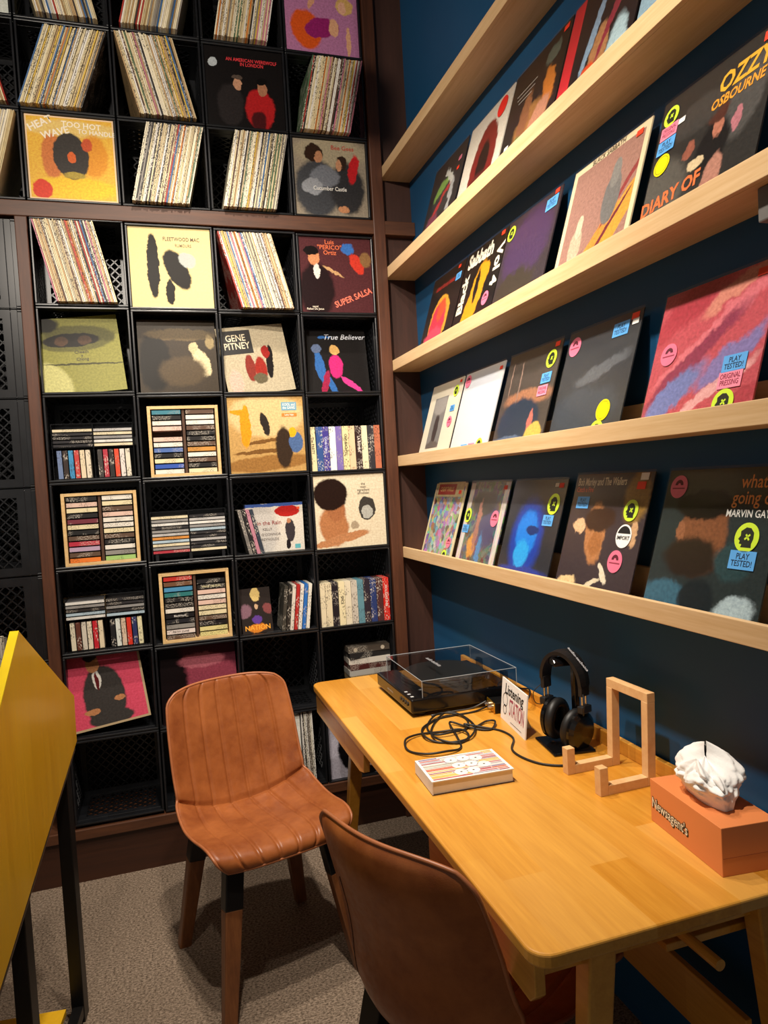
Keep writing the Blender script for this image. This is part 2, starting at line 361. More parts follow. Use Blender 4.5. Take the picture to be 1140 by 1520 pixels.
# ------------------------------------------------------------------ milk crates
CS = .3325; CD = .285; HW = CS / 2
def lattice(mb, o, ex, ey, w, h, step, bar, th):
    """diagonal bars in the rectangle o + ex*[0,w] + ey*[0,h]"""
    o, ex, ey = Vector(o), Vector(ex), Vector(ey); nrm = ex.cross(ey)
    for sg in (1, -1):
        k = -h if sg > 0 else 0.0
        t = (-h if sg > 0 else 0) + step / 2
        end = w if sg > 0 else w + h
        while t < end:
            if sg > 0:   # y = x - t
                x0, x1 = max(0, t), min(w, t + h); y0, y1 = x0 - t, x1 - t
            else:        # y = t - x
                x0, x1 = max(0, t - h), min(w, t); y0, y1 = t - x0, t - x1
            if x1 - x0 > .012:
                mb.obox(o + ex * x0 + ey * y0, o + ex * x1 + ey * y1, bar, th, nrm)
            t += step
    return mb
def make_crate_meshes():
    rim = MB()
    yf, yb, iw = -.004, .014, HW - .0085
    rim.box(-HW, HW, yf, yb, HW - .0085, HW); rim.box(-HW, HW, yf, yb, -HW, -HW + .0085)
    rim.box(-HW, -iw, yf, yb, -iw, iw); rim.box(iw, HW, yf, yb, -iw, iw)
    for y in (.034,):                       # second rib behind the lip
        for sg in (-1, 1):
            rim.box(-HW, HW, y, y + .004, sg * HW - (.007 if sg > 0 else 0), sg * HW + (0 if sg > 0 else .007))
            rim.box(sg * HW - (.007 if sg > 0 else 0), sg * HW + (0 if sg > 0 else .007), y, y + .004, -HW + .007, HW - .007)
    side = MB()                             # bottom wall in local x/y at z = 0..t
    t = .005; f = .052
    w2 = HW - .004
    side.box(-w2, -.05, .012, f, 0, t); side.box(.05, w2, .012, f, 0, t); side.box(-.05, .05, .012, .022, 0, t); side.box(-.05, .05, .042, f, 0, t)  # band with hand hole
    side.box(-w2, -w2 + .03, f, CD, 0, t); side.box(w2 - .03, w2, f, CD, 0, t); side.box(-w2 + .03, w2 - .03, CD - .02, CD, 0, t); side.box(-w2 + .03, w2 - .03, f, f + .012, 0, t)
    lattice(side, (-w2 + .03, f + .012, t * .5), (1, 0, 0), (0, 1, 0), 2 * w2 - .06, CD - .02 - f - .012, .038, .0045, t)
    plain = MB(); plain.v = list(side.v); plain.f = list(side.f); plain.box(-.05, .05, .022, .042, 0, t)
    base = MB()
    y0 = CD - .006
    base.box(-w2, w2, y0, CD, w2 - .022, w2); base.box(-w2, w2, y0, CD, -w2, -w2 + .022); base.box(-w2, -w2 + .022, y0, CD, -w2 + .022, w2 - .022); base.box(w2 - .022, w2, y0, CD, -w2 + .022, w2 - .022)
    lattice(base, (-w2 + .022, y0 + .003, -w2 + .022), (1, 0, 0), (0, 0, 1), 2 * w2 - .044, 2 * w2 - .044, .036, .005, .006)
    return rim.mesh('rim', M['blackplastic']), side.mesh('side_wall', M['blackplastic']), plain.mesh('side_wall', M['blackplastic']), base.mesh('base_lattice', M['blackplastic'])
RIM, SIDE, PLAIN, BASE = make_crate_meshes()
def crate(x, z, label, rz=0, y=0.0, group='black milk crates stacked along the wall'):
    e = empty('milk_crate', (x, y, z - HW), rz); tag(e, label, 'crate', group)
    for nm, me in (('rim', RIM), ('base_lattice', BASE)):
        o = link(nm, me, e, .0022 if nm == 'rim' else 0); o.location = (0, 0, HW)
    for k in range(4):
        o = link('side_wall', SIDE if k % 2 == 0 else PLAIN, e); a = k * math.pi / 2
        o.rotation_euler = (0, a, 0); o.location = Vector((0, 0, HW)) + Matrix.Rotation(a, 3, 'Y') @ Vector((0, 0, -HW + .001))
    return e
DZ = {1: .009, 2: .002, 3: -.001, 4: -.006}
def cell(c, r):                             # centre of a crate opening; r 1..7 lower bank, -1..-3 upper bank
    x = -(4 - c) * PX - PX / 2
    z = Z0 - (r - .5) * P if r > 0 else Z0 + GAP + (-r - .5) * P
    return x, z
CONT = {
 (1, 1): 'pink-edged sleeves left of the cream cover with figures', (2, 1): 'the cream cover with two black figures', (3, 1): 'sleeves between the cream and the maroon cover', (4, 1): 'the maroon cover with a bird-red patch',
 (1, 2): 'the olive green cover', (2, 2): 'the dark sepia cover', (3, 2): 'the tilted beige cover with the black name box', (4, 2): 'the black cover with blue and magenta figures',
 (1, 3): 'the clear rack of discs and cassettes under the olive cover', (2, 3): 'the wooden cassette rack under the sepia cover', (3, 3): 'the tan staircase-coloured cover', (4, 3): 'video tapes above the cover with dark round hair',
 (1, 4): 'the wooden cassette rack below a disc rack, by the left post', (2, 4): 'the rack of discs only', (3, 4): 'the wide film box with a red umbrella patch', (4, 4): 'the cream cover with dark round hair',
 (1, 5): 'the disc and cassette rack above the pink cover', (2, 5): 'the wooden cassette rack under the disc-only rack', (3, 5): 'a film case facing out beside seven leaning film cases', (4, 5): 'video tapes ending in a bright red one',
 (1, 6): 'the tilted pink cover', (2, 6): 'the dark rose cover behind the chair back', (3, 6): 'nothing, behind the chair back', (4, 6): 'a small flat stack of tapes behind the turntable',
 (1, 7): 'nothing, in the bottom row by the yellow bin', (2, 7): 'nothing, hidden behind the chair in the bottom row', (3, 7): 'a white cover with red letters, beside the table', (4, 7): 'the grey cover seen under the table',
 (0, -1): 'sleeves leaning right at the edge beside the orange cover', (1, -1): 'the orange and yellow cover with a dark disc', (2, -1): 'the pale sleeves leaning right, next to the orange cover', (3, -1): 'the sleeves next to the grey cover with a red plume', (4, -1): 'the grey cover with a red plume',
 (0, -2): 'sleeves leaning left at the edge, above the rail bank', (1, -2): 'sleeves with a blue one at their left, above the orange cover', (2, -2): 'cream sleeves leaning left, beside the black cover with the red jacket', (3, -2): 'the black cover with a red jacket', (4, -2): 'sleeves above the grey cover with a red plume',
 (0, -3): 'a teal and white cover at the edge', (1, -3): 'the sleeves above the row with the blue one', (2, -3): 'the sleeves right above the cream left-leaning ones', (3, -3): 'the sleeves above the black cover with the red jacket', (4, -3): 'the mauve cover with the magenta figure'}
for (c, r), txt in CONT.items():
    x, z = cell(c, r)
    if r > 0: z += DZ[c]
    lab = ('empty black milk crate, ' + txt.split(', ', 1)[1]) if txt.startswith('nothing') else 'black milk crate holding ' + txt
    crate(x, z, lab)
for r in range(1, 7):                       # crates turned sideways, left of the brown post
    z = Z0 - (r - .5) * P - .004
    crate(-1.397 - CD, z, 'sideways black crate left of the post, level with ' + ['the pink-edged sleeves', 'the olive cover', 'the rack under the olive cover', 'the wooden rack by the post', 'the rack above the pink cover', 'the pink cover'][r - 1], rz=R(90) , y=HW, group='sideways crates left of the post').location = (-1.4, HW, z - HW)

# ------------------------------------------------------------------ records in crates
RS = .3125
recme = MB().box(-.0024, .0024, -.036, RS - .036, 0, RS).mesh('record_sleeve', M['recspine'])
CREAMS = [('cream', 'd9c9a0'), ('ivory', 'e6dcc0'), ('white', 'e2ded6'), ('tan', 'b8986a'), ('grey', '8d877e'), ('brown', '5c4030'), ('black', '24201e'), ('beige', 'c9b58c')]
ACC = [('red', 'a83228'), ('blue', '3a6496'), ('orange', 'cc7a30'), ('green', '4f6a4c'), ('yellow', 'd8b54a'), ('pink', 'c47a8c')]
REC_GROUPS = [  # col,row, n, first offset from the side it leans to, lean dir (+1 top to the right), start colours, place
 (1, -2, 36, .105, 1, ['blue'], 'crate above the orange cover'),
 (2, -2, 36, .075, -1, ['tan', 'cream', 'cream'], 'crate left of the black cover with a red jacket'),
 (4, -2, 36, .070, 1, ['green', 'red', 'black'], 'crate above the grey cover with a red plume'),
 (2, -1, 36, .072, 1, ['ivory', 'ivory', 'black'], 'crate right of the orange cover'),
 (3, -1, 36, .064, 1, ['ivory', 'white', 'cream'], 'crate left of the grey cover with a red plume'),
 (1, 1, 36, .070, -1, ['pink', 'cream', 'tan'], 'crate left of the cream cover with two figures'),
 (3, 1, 36, .080, -1, ['red', 'white', 'tan', 'yellow'], 'crate left of the maroon cover'),
 (3, -3, 36, .060, 1, ['ivory', 'orange', 'white'], 'crate above the black cover with a red jacket')]
def sleeve_colors(n, start):
    d = dict(CREAMS + ACC); out = [(k, d[k]) for k in start]
    while len(out) < n:
        out.append(random.choice(ACC) if random.random() < .17 else random.choices(CREAMS, (5, 5, 3, 2.5, 2, 1.6, 2.0, 4))[0])
    return out
for (c, r, n, off, dr, st, place) in REC_GROUPS:
    x, z = cell(c, r)
    if r > 0: z += DZ[c]
    th = math.asin(off / RS); t = .0058 / math.cos(th); inner = HW - .009
    cols = sleeve_colors(n, st)
    if dr > 0: xe = x + inner - off - .004; xs = [xe - (n - 1 - i) * t for i in range(n)]
    else: xb = x - inner + off + .004; xs = [xb + i * t for i in range(n)]
    for i in range(n):
        o = bpy.data.objects.new('record_sleeve', recme); COL.objects.link(o)
        o.location = (xs[i], random.uniform(-.003, .006), z - HW + .0085 + .0012); o.rotation_euler = (0, dr * th + random.uniform(-.0012, .0012), 0)
        o.scale = (1, 1, random.uniform(.985, 1.0))
        cn, ch = cols[i]; k = random.uniform(.85, 1.1); o.color = tuple(min(1, q * k) for q in lin(ch)) + (1,)
        tag(o, '%s-edged record sleeve in the %s' % (cn, place), 'record', 'records in the ' + place)
# the sleeves half out of the picture: more than the eye counts, one object
mb = MB()
mats = [flat(h, .6, vary=.1) for h in ('d9c9a0', 'e6dcc0', 'b8986a', '8d877e', '3a302a', 'a83228', '3a6496', 'e2ded6')]
faces_m = []
for (c, r, n, off, dr) in ((1, -3, 36, .07, -1), (2, -3, 36, .075, 1), (0, -2, 36, .075, -1), (0, -1, 36, .08, 1)):
    x, z = cell(c, r); th = math.asin(off / RS) * dr; t = .0058 / math.cos(th); inner = HW - .009
    for i in range(n):
        xc = (x + inner - off - .004 - (n - 1 - i) * t) if dr > 0 else (x - inner + off + .004 + i * t)
        q = MB().box(-.0024, .0024, -.036, RS - .036, 0, RS); rm = Matrix.Rotation(th, 3, 'Y')
        mb.add([rm @ Vector(v) + Vector((xc, random.uniform(-.003, .006), z - HW + .0098)) for v in q.v], q.f)
        faces_m += [random.choices(range(8), (5, 5, 2, 2, 2, 1, 1, 3))[0]] * 6
me = mb.mesh('record_sleeves')
for m_ in mats: me.materials.append(m_)
for p_, k in zip(me.polygons, faces_m): p_.material_index = k
so = link('record_sleeves', me); tag(so, 'rows of record sleeves packed in the crates along the top and left edge', 'records', kind='stuff')

# ------------------------------------------------------------------ record covers
def disc(r, n=28, y0=-.0004, y1=0.0):
    return MB().lathe([(r, y0), (r, y1)], 'Y', (0, 0, 0), n)
def cover(name, label, art, loc, rz=0, tilt=0, roll=0, w=RS, h=None, group=None, film=False, th=.0035):
    h = h or w
    me = MB().box(-w / 2, w / 2, 0, th, 0, h).mesh('record_cover', art)
    o = link(name, me); o.location = loc; o.rotation_euler = (-tilt, roll, rz); tag(o, label, 'record cover', group)
    if film:
        e = .006
        f = MB().add([(-w / 2 - e * .5, -.0011, 0), (w / 2 + e * .5, -.0011, 0), (w / 2 + e * .5, -.0011, h + e), (-w / 2 - e * .5, -.0011, h + e)], [(0, 1, 2, 3)]).build('plastic_sleeve', M['film'], o)
    o['w'] = w; o['h'] = h
    return o
def art(name, base, blobs, **k): return m_cover('print_' + name, base, blobs, **k)
INK = '241c18'
LIME, PINK, BLUE, YEL, REDT = 'c3e03a', 'e0708c', '58a0e0', 'f0e000', 'e83c20'
def sticker(o, kind, fx, fz, s=1.0):
    w, h = o['w'], o['h']; x, z = (fx - .5) * w, fz * h; y = -.0016
    if kind == 'lime':
        d = disc(.023 * s).build('sticker', flat(LIME, .4, vary=.05), o); d.location = (x, y, z)
        e = MB(); rr = .0155 * s
        poly = [(-.2, 1.0), (.35, .95), (.8, .5), (.85, -.1), (.7, -.6), (.75, -1.0), (-.55, -1.0), (-.45, -.7), (-.8, -.65), (-.75, -.35), (-1.0, -.2), (-.75, .15), (-.8, .6)]
        e.prism(poly, lambda p: (p[0] * rr, -.0006, p[1] * rr), lambda p: (p[0] * rr, -.0004, p[1] * rr))
        em = e.build('emblem', flat('1b2016', .5), d)
        g = MB().obox((-.2 * rr, -.0008, -.2 * rr), (.4 * rr, -.0008, .3 * rr), .003 * s, .0002, (0, 1, 0)).obox((-.1 * rr, -.0008, .3 * rr), (.35 * rr, -.0008, -.25 * rr), .003 * s, .0002, (0, 1, 0)).build('emblem_mark', flat(LIME, .4, vary=.05), d)
        d.scale = (1, 1, 1)
    elif kind in ('pink', 'yellow', 'reddot'):
        colr = {'pink': PINK, 'yellow': YEL, 'reddot': 'dc2820'}[kind]
        d = disc(.022 * s).build('sticker', flat(colr, .4, vary=.05), o); d.location = (x, y, z)
        if kind == 'pink':
            arc = [((math.cos(a) * .0105 * s), (math.sin(a) * .0105 * s + .003 * s)) for a in [math.pi * k / 10 for k in range(11)]]
            inn = [((math.cos(a) * .004 * s), (math.sin(a) * .004 * s + .003 * s)) for a in [math.pi * (10 - k) / 10 for k in range(11)]]
            MB().prism(arc + inn, lambda p: (p[0], -.0007, p[1]), lambda p: (p[0], -.0004, p[1])).build('emblem', flat('5c1c2c', .5), d)
            MB().box(-.016 * s, .016 * s, -.0007, -.0004, -.0045 * s, -.0020 * s).build('emblem_bar', flat('8c3448', .5), d)
        elif kind == 'yellow':
            ring = MB()
            for k in range(20):
                a0, a1 = 2 * math.pi * k / 20, 2 * math.pi * (k + 1) / 20
                ring.obox((.018 * s * math.cos(a0), -.0006, .018 * s * math.sin(a0)), (.018 * s * math.cos(a1), -.0006, .018 * s * math.sin(a1)), .0012, .0002, (0, 1, 0))
            ring.build('emblem', flat('6a6000', .5), d)
    elif kind in ('blue', 'pinkrect'):
        ww, hh = (.052 * s, .030 * s)
        d = MB().box(-ww / 2, ww / 2, -.0004, 0, -hh / 2, hh / 2).build('sticker', flat(BLUE if kind == 'blue' else 'ee88a0', .4, vary=.05), o); d.location = (x, y, z)
        lettering(d, 'PLAY\nTESTED!' if kind == 'blue' else 'ORIGINAL\nPRESSING', .0135 * s, 0, 0, '10243c' if kind == 'blue' else '7a2038', y=-.0007, sx=.85 if kind == 'blue' else .72)
    elif kind in ('red', 'white'):
        d = MB().box(-.010 * s, .010 * s, -.0004, 0, -.006 * s, .006 * s).build('price_tag', flat(REDT if kind == 'red' else 'e8e6e0', .5, vary=.05), o); d.location = (x, y, z)
    elif kind == 'import':
        d = disc(.024 * s).build('sticker', flat('ecebe6', .4, vary=.03), o); d.location = (x, y, z)
        half = [(.0205 * s * math.cos(a), .0205 * s * math.sin(a)) for a in [math.pi * (.08 + .84 * k / 12) for k in range(13)]]
        MB().prism(half, lambda p: (p[0], -.0007, p[1]), lambda p: (p[0], -.0004, p[1])).build('emblem', flat('181818', .5), d)
        lettering(d, 'IMPORT', .011 * s, 0, -.004 * s, '181818', y=-.0009, bold=.02)
def txt(o, s, size, fx, fz, color, **k): return lettering(o, s, size, (fx - .5) * o['w'], fz * o['h'], color, y=-.0008 if 'y' not in k else k.pop('y'), **k)
def cpos(c, r, y=.004):
    x, z = cell(c, r)
    if r > 0: z += DZ[c]
    return (x, y, z - HW + .0095)
SKIN = 'c08a62'
# flush covers
o = cover('record_cover', 'cream record cover with two black figures, flush in its crate', art('cream', 'ddc98c', [(.28, .52, .075, .40, '1c1814', .15), (.57, .48, .13, .27, '1c1814', .2, 25), (.70, .60, .12, .09, 'aab0aa', .2, -30), (.47, .2, .05, .17, '1c1814', .2)], amp=.045, grain=.05), cpos(2, 1))
txt(o, 'FLEETWOOD MAC', .021, .64, .86, '4a3418', sx=.8); txt(o, 'RUMOURS', .017, .66, .78, '6a5430', sx=.8)
o = cover('record_cover', 'maroon record cover with a bright red and blue patch at its right', art('maroon', '4a2528', [(.22, .3, .24, .36, '1e1113', .3), (.19, .73, .075, .10, 'c08058', .2), (.16, .82, .10, .06, '120c0c', .2), (.23, .55, .04, .1, 'cfc8c0', .3), (.45, .55, .16, .02, 'b08a60', .3, -30), (.80, .66, .08, .15, 'b83426', .25, 30), (.67, .86, .09, .08, '3464a8', .3), (.92, .72, .08, .10, '7a5a38', .4)], amp=.05), cpos(4, 1))
txt(o, 'Luis\n"PERICO"\nOrtiz', .026, .42, .87, 'd8683c'); txt(o, 'SUPER SALSA', .036, .72, .20, 'e07058', rot=22, bold=.02, sx=.85); txt(o, 'vocal\nRafael De Jesus', .012, .18, .06, 'd8ccb8'); 
o = cover('record_cover', 'tan record cover with orange figures and stairs of brown bands', art('tanstair', 'b08c54', [(.5, .75, .5, .28, 'c9ae7c', .3), (.5, .12, .6, .10, '8c6434', .3, 4), (.45, .28, .4, .03, '6e4c26', .3, 4), (.5, .42, .3, .025, '6e4c26', .3, 8), (.22, .62, .07, .28, 'd98a1c', .15), (.12, .80, .10, .035, 'd98a1c', .2), (.48, .64, .05, .16, '2a2420', .2, 15), (.72, .32, .11, .28, '33261c', .3), (.88, .38, .09, .14, '48608a', .2), (.84, .52, .05, .07, 'd0a020', .2)], amp=.04), cpos(3, 3))
for (s, z, col, hh) in (('KOOL and\nthe GANG', .87, '6a98ae', .11), ("Ladies' Night", .755, 'd87828', .045)):
    lb = MB().box(-.032, .032, -.0007, 0, -hh * RS / 2, hh * RS / 2).build('label_panel', flat(col, .5, vary=.05), o); lb.location = ((.81 - .5) * RS, 0, z * RS)
    lettering(lb, s, .0155 if hh > .1 else .010, 0, 0, 'e8e4dc', y=-.001, sx=.75)
o = cover('record_cover', 'cream record cover with dark round hair and bare shoulder', art('afro', 'd3c7ac', [(.26, .30, .20, .28, 'a87048', .25, 12), (.36, .12, .40, .06, 'b07a52', .25, 12), (.30, .52, .13, .15, '9c6440', .3), (.23, .74, .24, .22, '22140f', .15), (.74, .52, .12, .16, '3c3834', .1), (.74, .47, .08, .09, 'a8a8a0', .1), (.55, .30, .06, .05, 'a09078', .3)], amp=.04), cpos(4, 4))
txt(o, 'the\nmain\ningredient\nafrodisiac', .0155, .70, .80, '5c5448', sx=.9)
o = cover('record_cover', 'orange and yellow record cover with a large dark disc', art('orange', 'e2b040', [(.5, .86, .6, .10, 'e0c070', .4), (.75, .55, .16, .25, 'd8902c', .4), (.28, .52, .12, .28, 'c8743c', .35), (.5, .15, .5, .13, 'e8be30', .4), (.49, .53, .20, .28, '35302c', .1, 8), (.50, .52, .05, .07, 'd0602a', .15), (.52, .30, .12, .04, 'a8923c', .4), (.15, .12, .11, .12, 'cf3c24', .2), (.68, .68, .06, .08, 'c0522c', .3)], amp=.035, border=(.018, 'e8c8a0')), cpos(1, -1))
txt(o, 'HEAT', .038, .17, .90, 'f0e6d0', rot=28, bold=.025); txt(o, 'WAVE', .036, .33, .80, 'f0e6d0', rot=18, bold=.025); txt(o, 'TOO HOT', .030, .63, .905, 'f4ead0', rot=-2, bold=.02); txt(o, 'TO HANDLE', .024, .80, .83, 'f0e6d0', rot=-2, bold=.02)
o = cover('record_cover', 'grey record cover with armour tones and a red plume', art('armour', '8a8070', [(.5, .85, .5, .2, '9a9078', .4), (.30, .35, .30, .38, '3c3e42', .3), (.72, .38, .24, .35, '2c2c2e', .3), (.42, .52, .20, .14, '6a6e76', .3), (.24, .38, .14, .11, '8a8e94', .25), (.28, .82, .13, .12, '2e1e14', .2), (.34, .77, .055, .085, 'a87858', .2), (.66, .72, .07, .10, '2e2018', .2), (.62, .68, .045, .08, 'b08060', .2), (.82, .64, .07, .20, 'b02024', .35, -12), (.66, .09, .07, .05, 'b07c58', .3)], amp=.055), cpos(4, -1))
txt(o, 'Bee Gees', .026, .68, .91, 'a83828'); txt(o, 'Cucumber Castle', .024, .48, .36, 'e0ded8', sx=.85)
o = cover('record_cover', 'black record cover with a red jacket and red title', art('wolf', '120f0f', [(.30, .28, .17, .26, '242020', .3), (.68, .25, .19, .26, 'a01c1e', .2), (.66, .10, .1, .12, '401214', .4), (.40, .55, .055, .075, 'b08468', .2), (.40, .64, .07, .03, '4c4038', .2), (.72, .52, .06, .09, '9c6c50', .2), (.72, .61, .075, .045, '0c0a0a', .2), (.10, .80, .055, .055, 'a8b0b4', .08)], amp=.045), cpos(3, -2))
txt(o, 'AN AMERICAN WEREWOLF\nIN LONDON', .0195, .60, .83, 'd83038', sx=.85)
o = cover('record_cover', 'mauve record cover with a magenta leotard figure and orange legs', art('mauve', 'a86e94', [(.28, .30, .20, .26, 'c8501c', .2, 20), (.48, .34, .22, .13, '86205e', .15, 15), (.62, .36, .12, .10, '86205e', .2), (.38, .72, .04, .16, 'c89070', .25, -20), (.66, .36, .07, .12, 'd09c78', .25), (.86, .20, .035, .20, 'd09c78', .2), (.82, .66, .12, .11, 'c8a060', .25), (.79, .64, .055, .08, 'd8a488', .2)], amp=.045), cpos(4, -3))
o = cover('record_cover', 'teal and white record cover in the crate at the picture edge', art('teal', 'c8ccc4', [(.7, .55, .35, .25, '5a8a8c', .3), (.6, .7, .25, .2, '3a2c28', .4)], amp=.08), cpos(0, -3))
# covers leaning deeper inside their crates
def inpos(c, r, dx, y): x, y0, z = cpos(c, r); return (x + dx, y, z - .0025)
o = cover('record_cover', 'olive green record cover with dark car window, leaning in its crate', art('olive', '85823c', [(.45, .72, .50, .17, '5c5a2c', .2), (.42, .70, .34, .09, '17130e', .15), (.30, .69, .08, .06, '4a3424', .3), (.58, .69, .08, .06, '4a3424', .3), (.12, .15, .22, .30, 'b4b070', .3, 30), (.55, .38, .5, .012, '3c3a18', .4, -3), (.10, .92, .2, .1, '1c1a10', .4)], amp=.03), inpos(1, 2, -.012, .02), tilt=R(8), roll=R(-5), w=.305)  # pale wedge at lower left is glare painted into the artwork
txt(o, 'Cheech\ny\nChong', .017, .52, .49, '2a2412')
o = cover('record_cover', 'dark sepia record cover with a pale dress, leaning in its crate', art('sepia', '33291c', [(.20, .42, .20, .40, '14100b', .3), (.55, .80, .45, .08, '5c4c30', .4), (.80, .42, .10, .20, 'c8b890', .25, 20), (.70, .62, .06, .08, 'b8a880', .25), (.55, .30, .3, .2, '4a3c28', .4), (.92, .7, .06, .1, '8c7a54', .4)], amp=.06), inpos(2, 2, .004, .03), tilt=R(7), w=.305)
o = cover('record_cover', 'beige record cover with a black name box, tilted in its crate', art('gene', 'aa9f86', [(.40, .38, .07, .20, '7a3028', .2), (.55, .36, .09, .17, '8c2a22', .25), (.52, .22, .10, .08, '5c5440', .3), (.70, .45, .05, .25, '1c1818', .2, -8), (.66, .60, .06, .10, '8a2420', .2), (.15, .2, .10, .18, 'c0a090', .4)], amp=.04), inpos(3, 2, .0, .035), tilt=R(8), roll=R(-7), rz=R(8), w=.29)
nb = MB().box(-.066, .066, -.0007, 0, -.050, .050).build('label_panel', flat('14110f', .5), o); nb.location = (-.068, 0, .225)
lettering(nb, 'GENE\nPITNEY', .040, 0, 0, 'cfc4a8', y=-.001, sx=.85)
o = cover('record_cover', 'black record cover with a blue and a magenta dancer', art('dance', '181616', [(.26, .42, .07, .26, '2e5c98', .2, 8), (.22, .70, .07, .07, '5c6c8c', .25), (.42, .10, .05, .18, '2e5c98', .25, 20), (.50, .42, .11, .18, 'b8286c', .2), (.32, .16, .05, .20, '8c2040', .2, -15), (.72, .14, .20, .045, 'c83880', .2, -38), (.50, .68, .075, .08, 'c8a060', .2), (.36, .88, .10, .02, '2e5c98', .3)], amp=.04), inpos(4, 2, -.008, .055), tilt=R(10), w=.29)
txt(o, 'True Believer', .034, .66, .88, 'd0d4dc', shear=.35, bold=0)
o = cover('record_cover', 'pink record cover with grey suit and tan edge, tilted above an empty crate', art('pink', 'cc4a62', [(.48, .38, .26, .42, '3a3634', .15), (.52, .10, .28, .10, '3a3634', .2), (.42, .62, .05, .12, 'd8d4cc', .2), (.42, .60, .02, .12, '5c1c20', .2), (.40, .84, .085, .12, 'b07850', .15), (.38, .93, .09, .055, '1c1412', .2), (.30, .22, .10, .04, 'b07850', .2), (.66, .33, .07, .035, 'b07850', .2)], amp=.03, border=(.028, 'b09a78')), inpos(1, 6, -.008, .02), tilt=R(8), roll=R(-7), w=.30)
o.location.z += .03
o = cover('record_cover', 'dark rose record cover with a pale patch, behind the chair back', art('rose', '4a1c28', [(.6, .55, .45, .28, '8a3c4c', .4), (.75, .35, .30, .15, 'd8b090', .4, 10), (.1, .5, .25, .6, '120a0c', .4), (.55, .8, .3, .1, 'a85c68', .4)], amp=.06), inpos(2, 6, .0, .03), tilt=R(6), w=.305)
o = cover('record_cover', 'white record cover with red letters in the bottom crate beside the table', art('whitered', 'dcdad0', [(.45, .45, .04, .25, 'a07858', .3, -25), (.2, .4, .15, .3, 'b08870', .4)], amp=.04), inpos(3, 7, -.045, .010), rz=R(2), w=.215, h=.305)
txt(o, 'N E R', .042, .62, .93, 'c02020', bold=.03)
x, y0, z = cpos(3, 7)
for i in range(8):
    q = bpy.data.objects.new('record_sleeve', recme); COL.objects.link(q); q.location = (x + .075 + i * .0062, .045, z - .0005); q.rotation_euler = (0, R(-1), 0); q.color = c4(random.choice(['d8d2c0', '6a6258', 'e2ded6', '3c3834', 'b8a888']))
    tag(q, 'upright record sleeve beside the white cover with red letters in the bottom crate', 'record', 'upright records in the bottom crate')
o = cover('record_cover', 'pale grey record cover with a black silhouette, under the table', art('greyblack', 'a8a4b0', [(.55, .40, .42, .42, '0c0a0c', .12, 20), (.62, .20, .08, .10, 'b09080', .2)], amp=.05), inpos(4, 7, 0, .02), tilt=R(5), w=.305)

# ------------------------------------------------------------------ tapes, discs and racks
vhs = MB().box(-.0135, .0135, 0, .104, 0, .189).mesh('video_tape', M['tapespine'])
def tape_row(c, r, x0, specs, group, where, step=.0287, y=.006):
    cx, cy, z = cpos(c, r); xx = cx + x0
    for i, (cn, h, word, wc) in enumerate(specs):
        o = bpy.data.objects.new('video_tape', vhs); COL.objects.link(o); o.location = (xx + i * step, y + random.uniform(-.002, .004), z - .0025); o.rotation_euler = (0, R(random.uniform(-.8, .2)), 0); o.color = c4(h)
        tag(o, '%s video tape %s' % (cn, where), 'video tape', group)
        if word: lettering(o, word, .0165, 0, .11, wc, y=-.0006, rot=-90, bold=.01, sx=.9)
tape_row(4, 3, -.146, [('cream first', 'd9cba0', 'The PARTY', '241c14'), ('blue', '2c4c86', '', 'd8dce8'), ('violet-blue', '3c3486', 'Once Upon', 'b8c0e8'), ('white and teal', 'dfe4e0', '', '2c6c80'), ('lilac', '7464a8', '', 'd8d4f0'), ('pale yellow', 'dccf9c', 'ONE BAD PIG', '2c2418'), ('peach', 'dfbd98', '', ''), ('dark brown', '2c1614', 'LA BAMBA', 'e8dcd0'), ('ivory', 'e2d8b4', '', '3c6c3c'), ('charcoal', '2c2a30', '', ''), ('orange and pink', 'b86a4c', '', 'e8c030')], 'video tapes above the cream cover', 'above the cream cover with dark round hair')
tape_row(4, 5, -.146, [('plain ivory', 'dcd0b0', '', ''), ('ivory with small print', 'd8ccac', '', '5c5040'), ('black with pink print', '1c1820', '', 'd03870'), ('cream with bold black print', 'e2d6ae', 'SPICE', '14120e'), ('pale', 'dcd2b8', '', ''), ('grey-white', 'c4bcae', '', ''), ('teal patterned', '5c8a98', '', ''), ('dark blue-brown', '2c2430', '', ''), ('navy with orange print', '28386c', '', 'e09030'), ('dark red-brown', '4c2a2a', '', 'e0dcd4'), ('bright red', 'c81c14', 'HOLIDAY INN', 'ecd8d0')], 'video tapes beside the turntable', 'above the crate with the flat tape stack')
# flat stack of tapes
cx, cy, z = cpos(4, 6)
flatv = MB().box(-.094, .094, 0, .104, 0, .025).mesh('video_tape', M['casspine'])
for i, (cn, h) in enumerate((('grey', '5c5856'), ('black', '1c1a1a'), ('dark blue', '24304c'), ('tan', '8c7a5c'), ('pale grey', 'a8a49c'), ('dark red', '4c2422'), ('white and red', 'd0c8bc'), ('charcoal', '2a2828'), ('brown-grey', '4c443c'))):
    o = bpy.data.objects.new('video_tape', flatv); COL.objects.link(o); o.location = (cx + .055 + .004 * (i % 2), .03, z - .0025 + i * .0253); o.rotation_euler = (0, 0, R((-2, 1, -1, 2, 0, 1, -2, 2, -1)[i])); o.color = c4(h)
    tag(o, '%s video tape lying in the flat stack behind the turntable' % cn, 'video tape', 'flat stack of tapes')
    if i == 8:
        for sx in (-.062, .062):
            MB().lathe([(.009, -.0006), (.009, 0)], 'Y', (sx, 0, .0125), 20).build('reel', flat('b8ac98', .4), o)
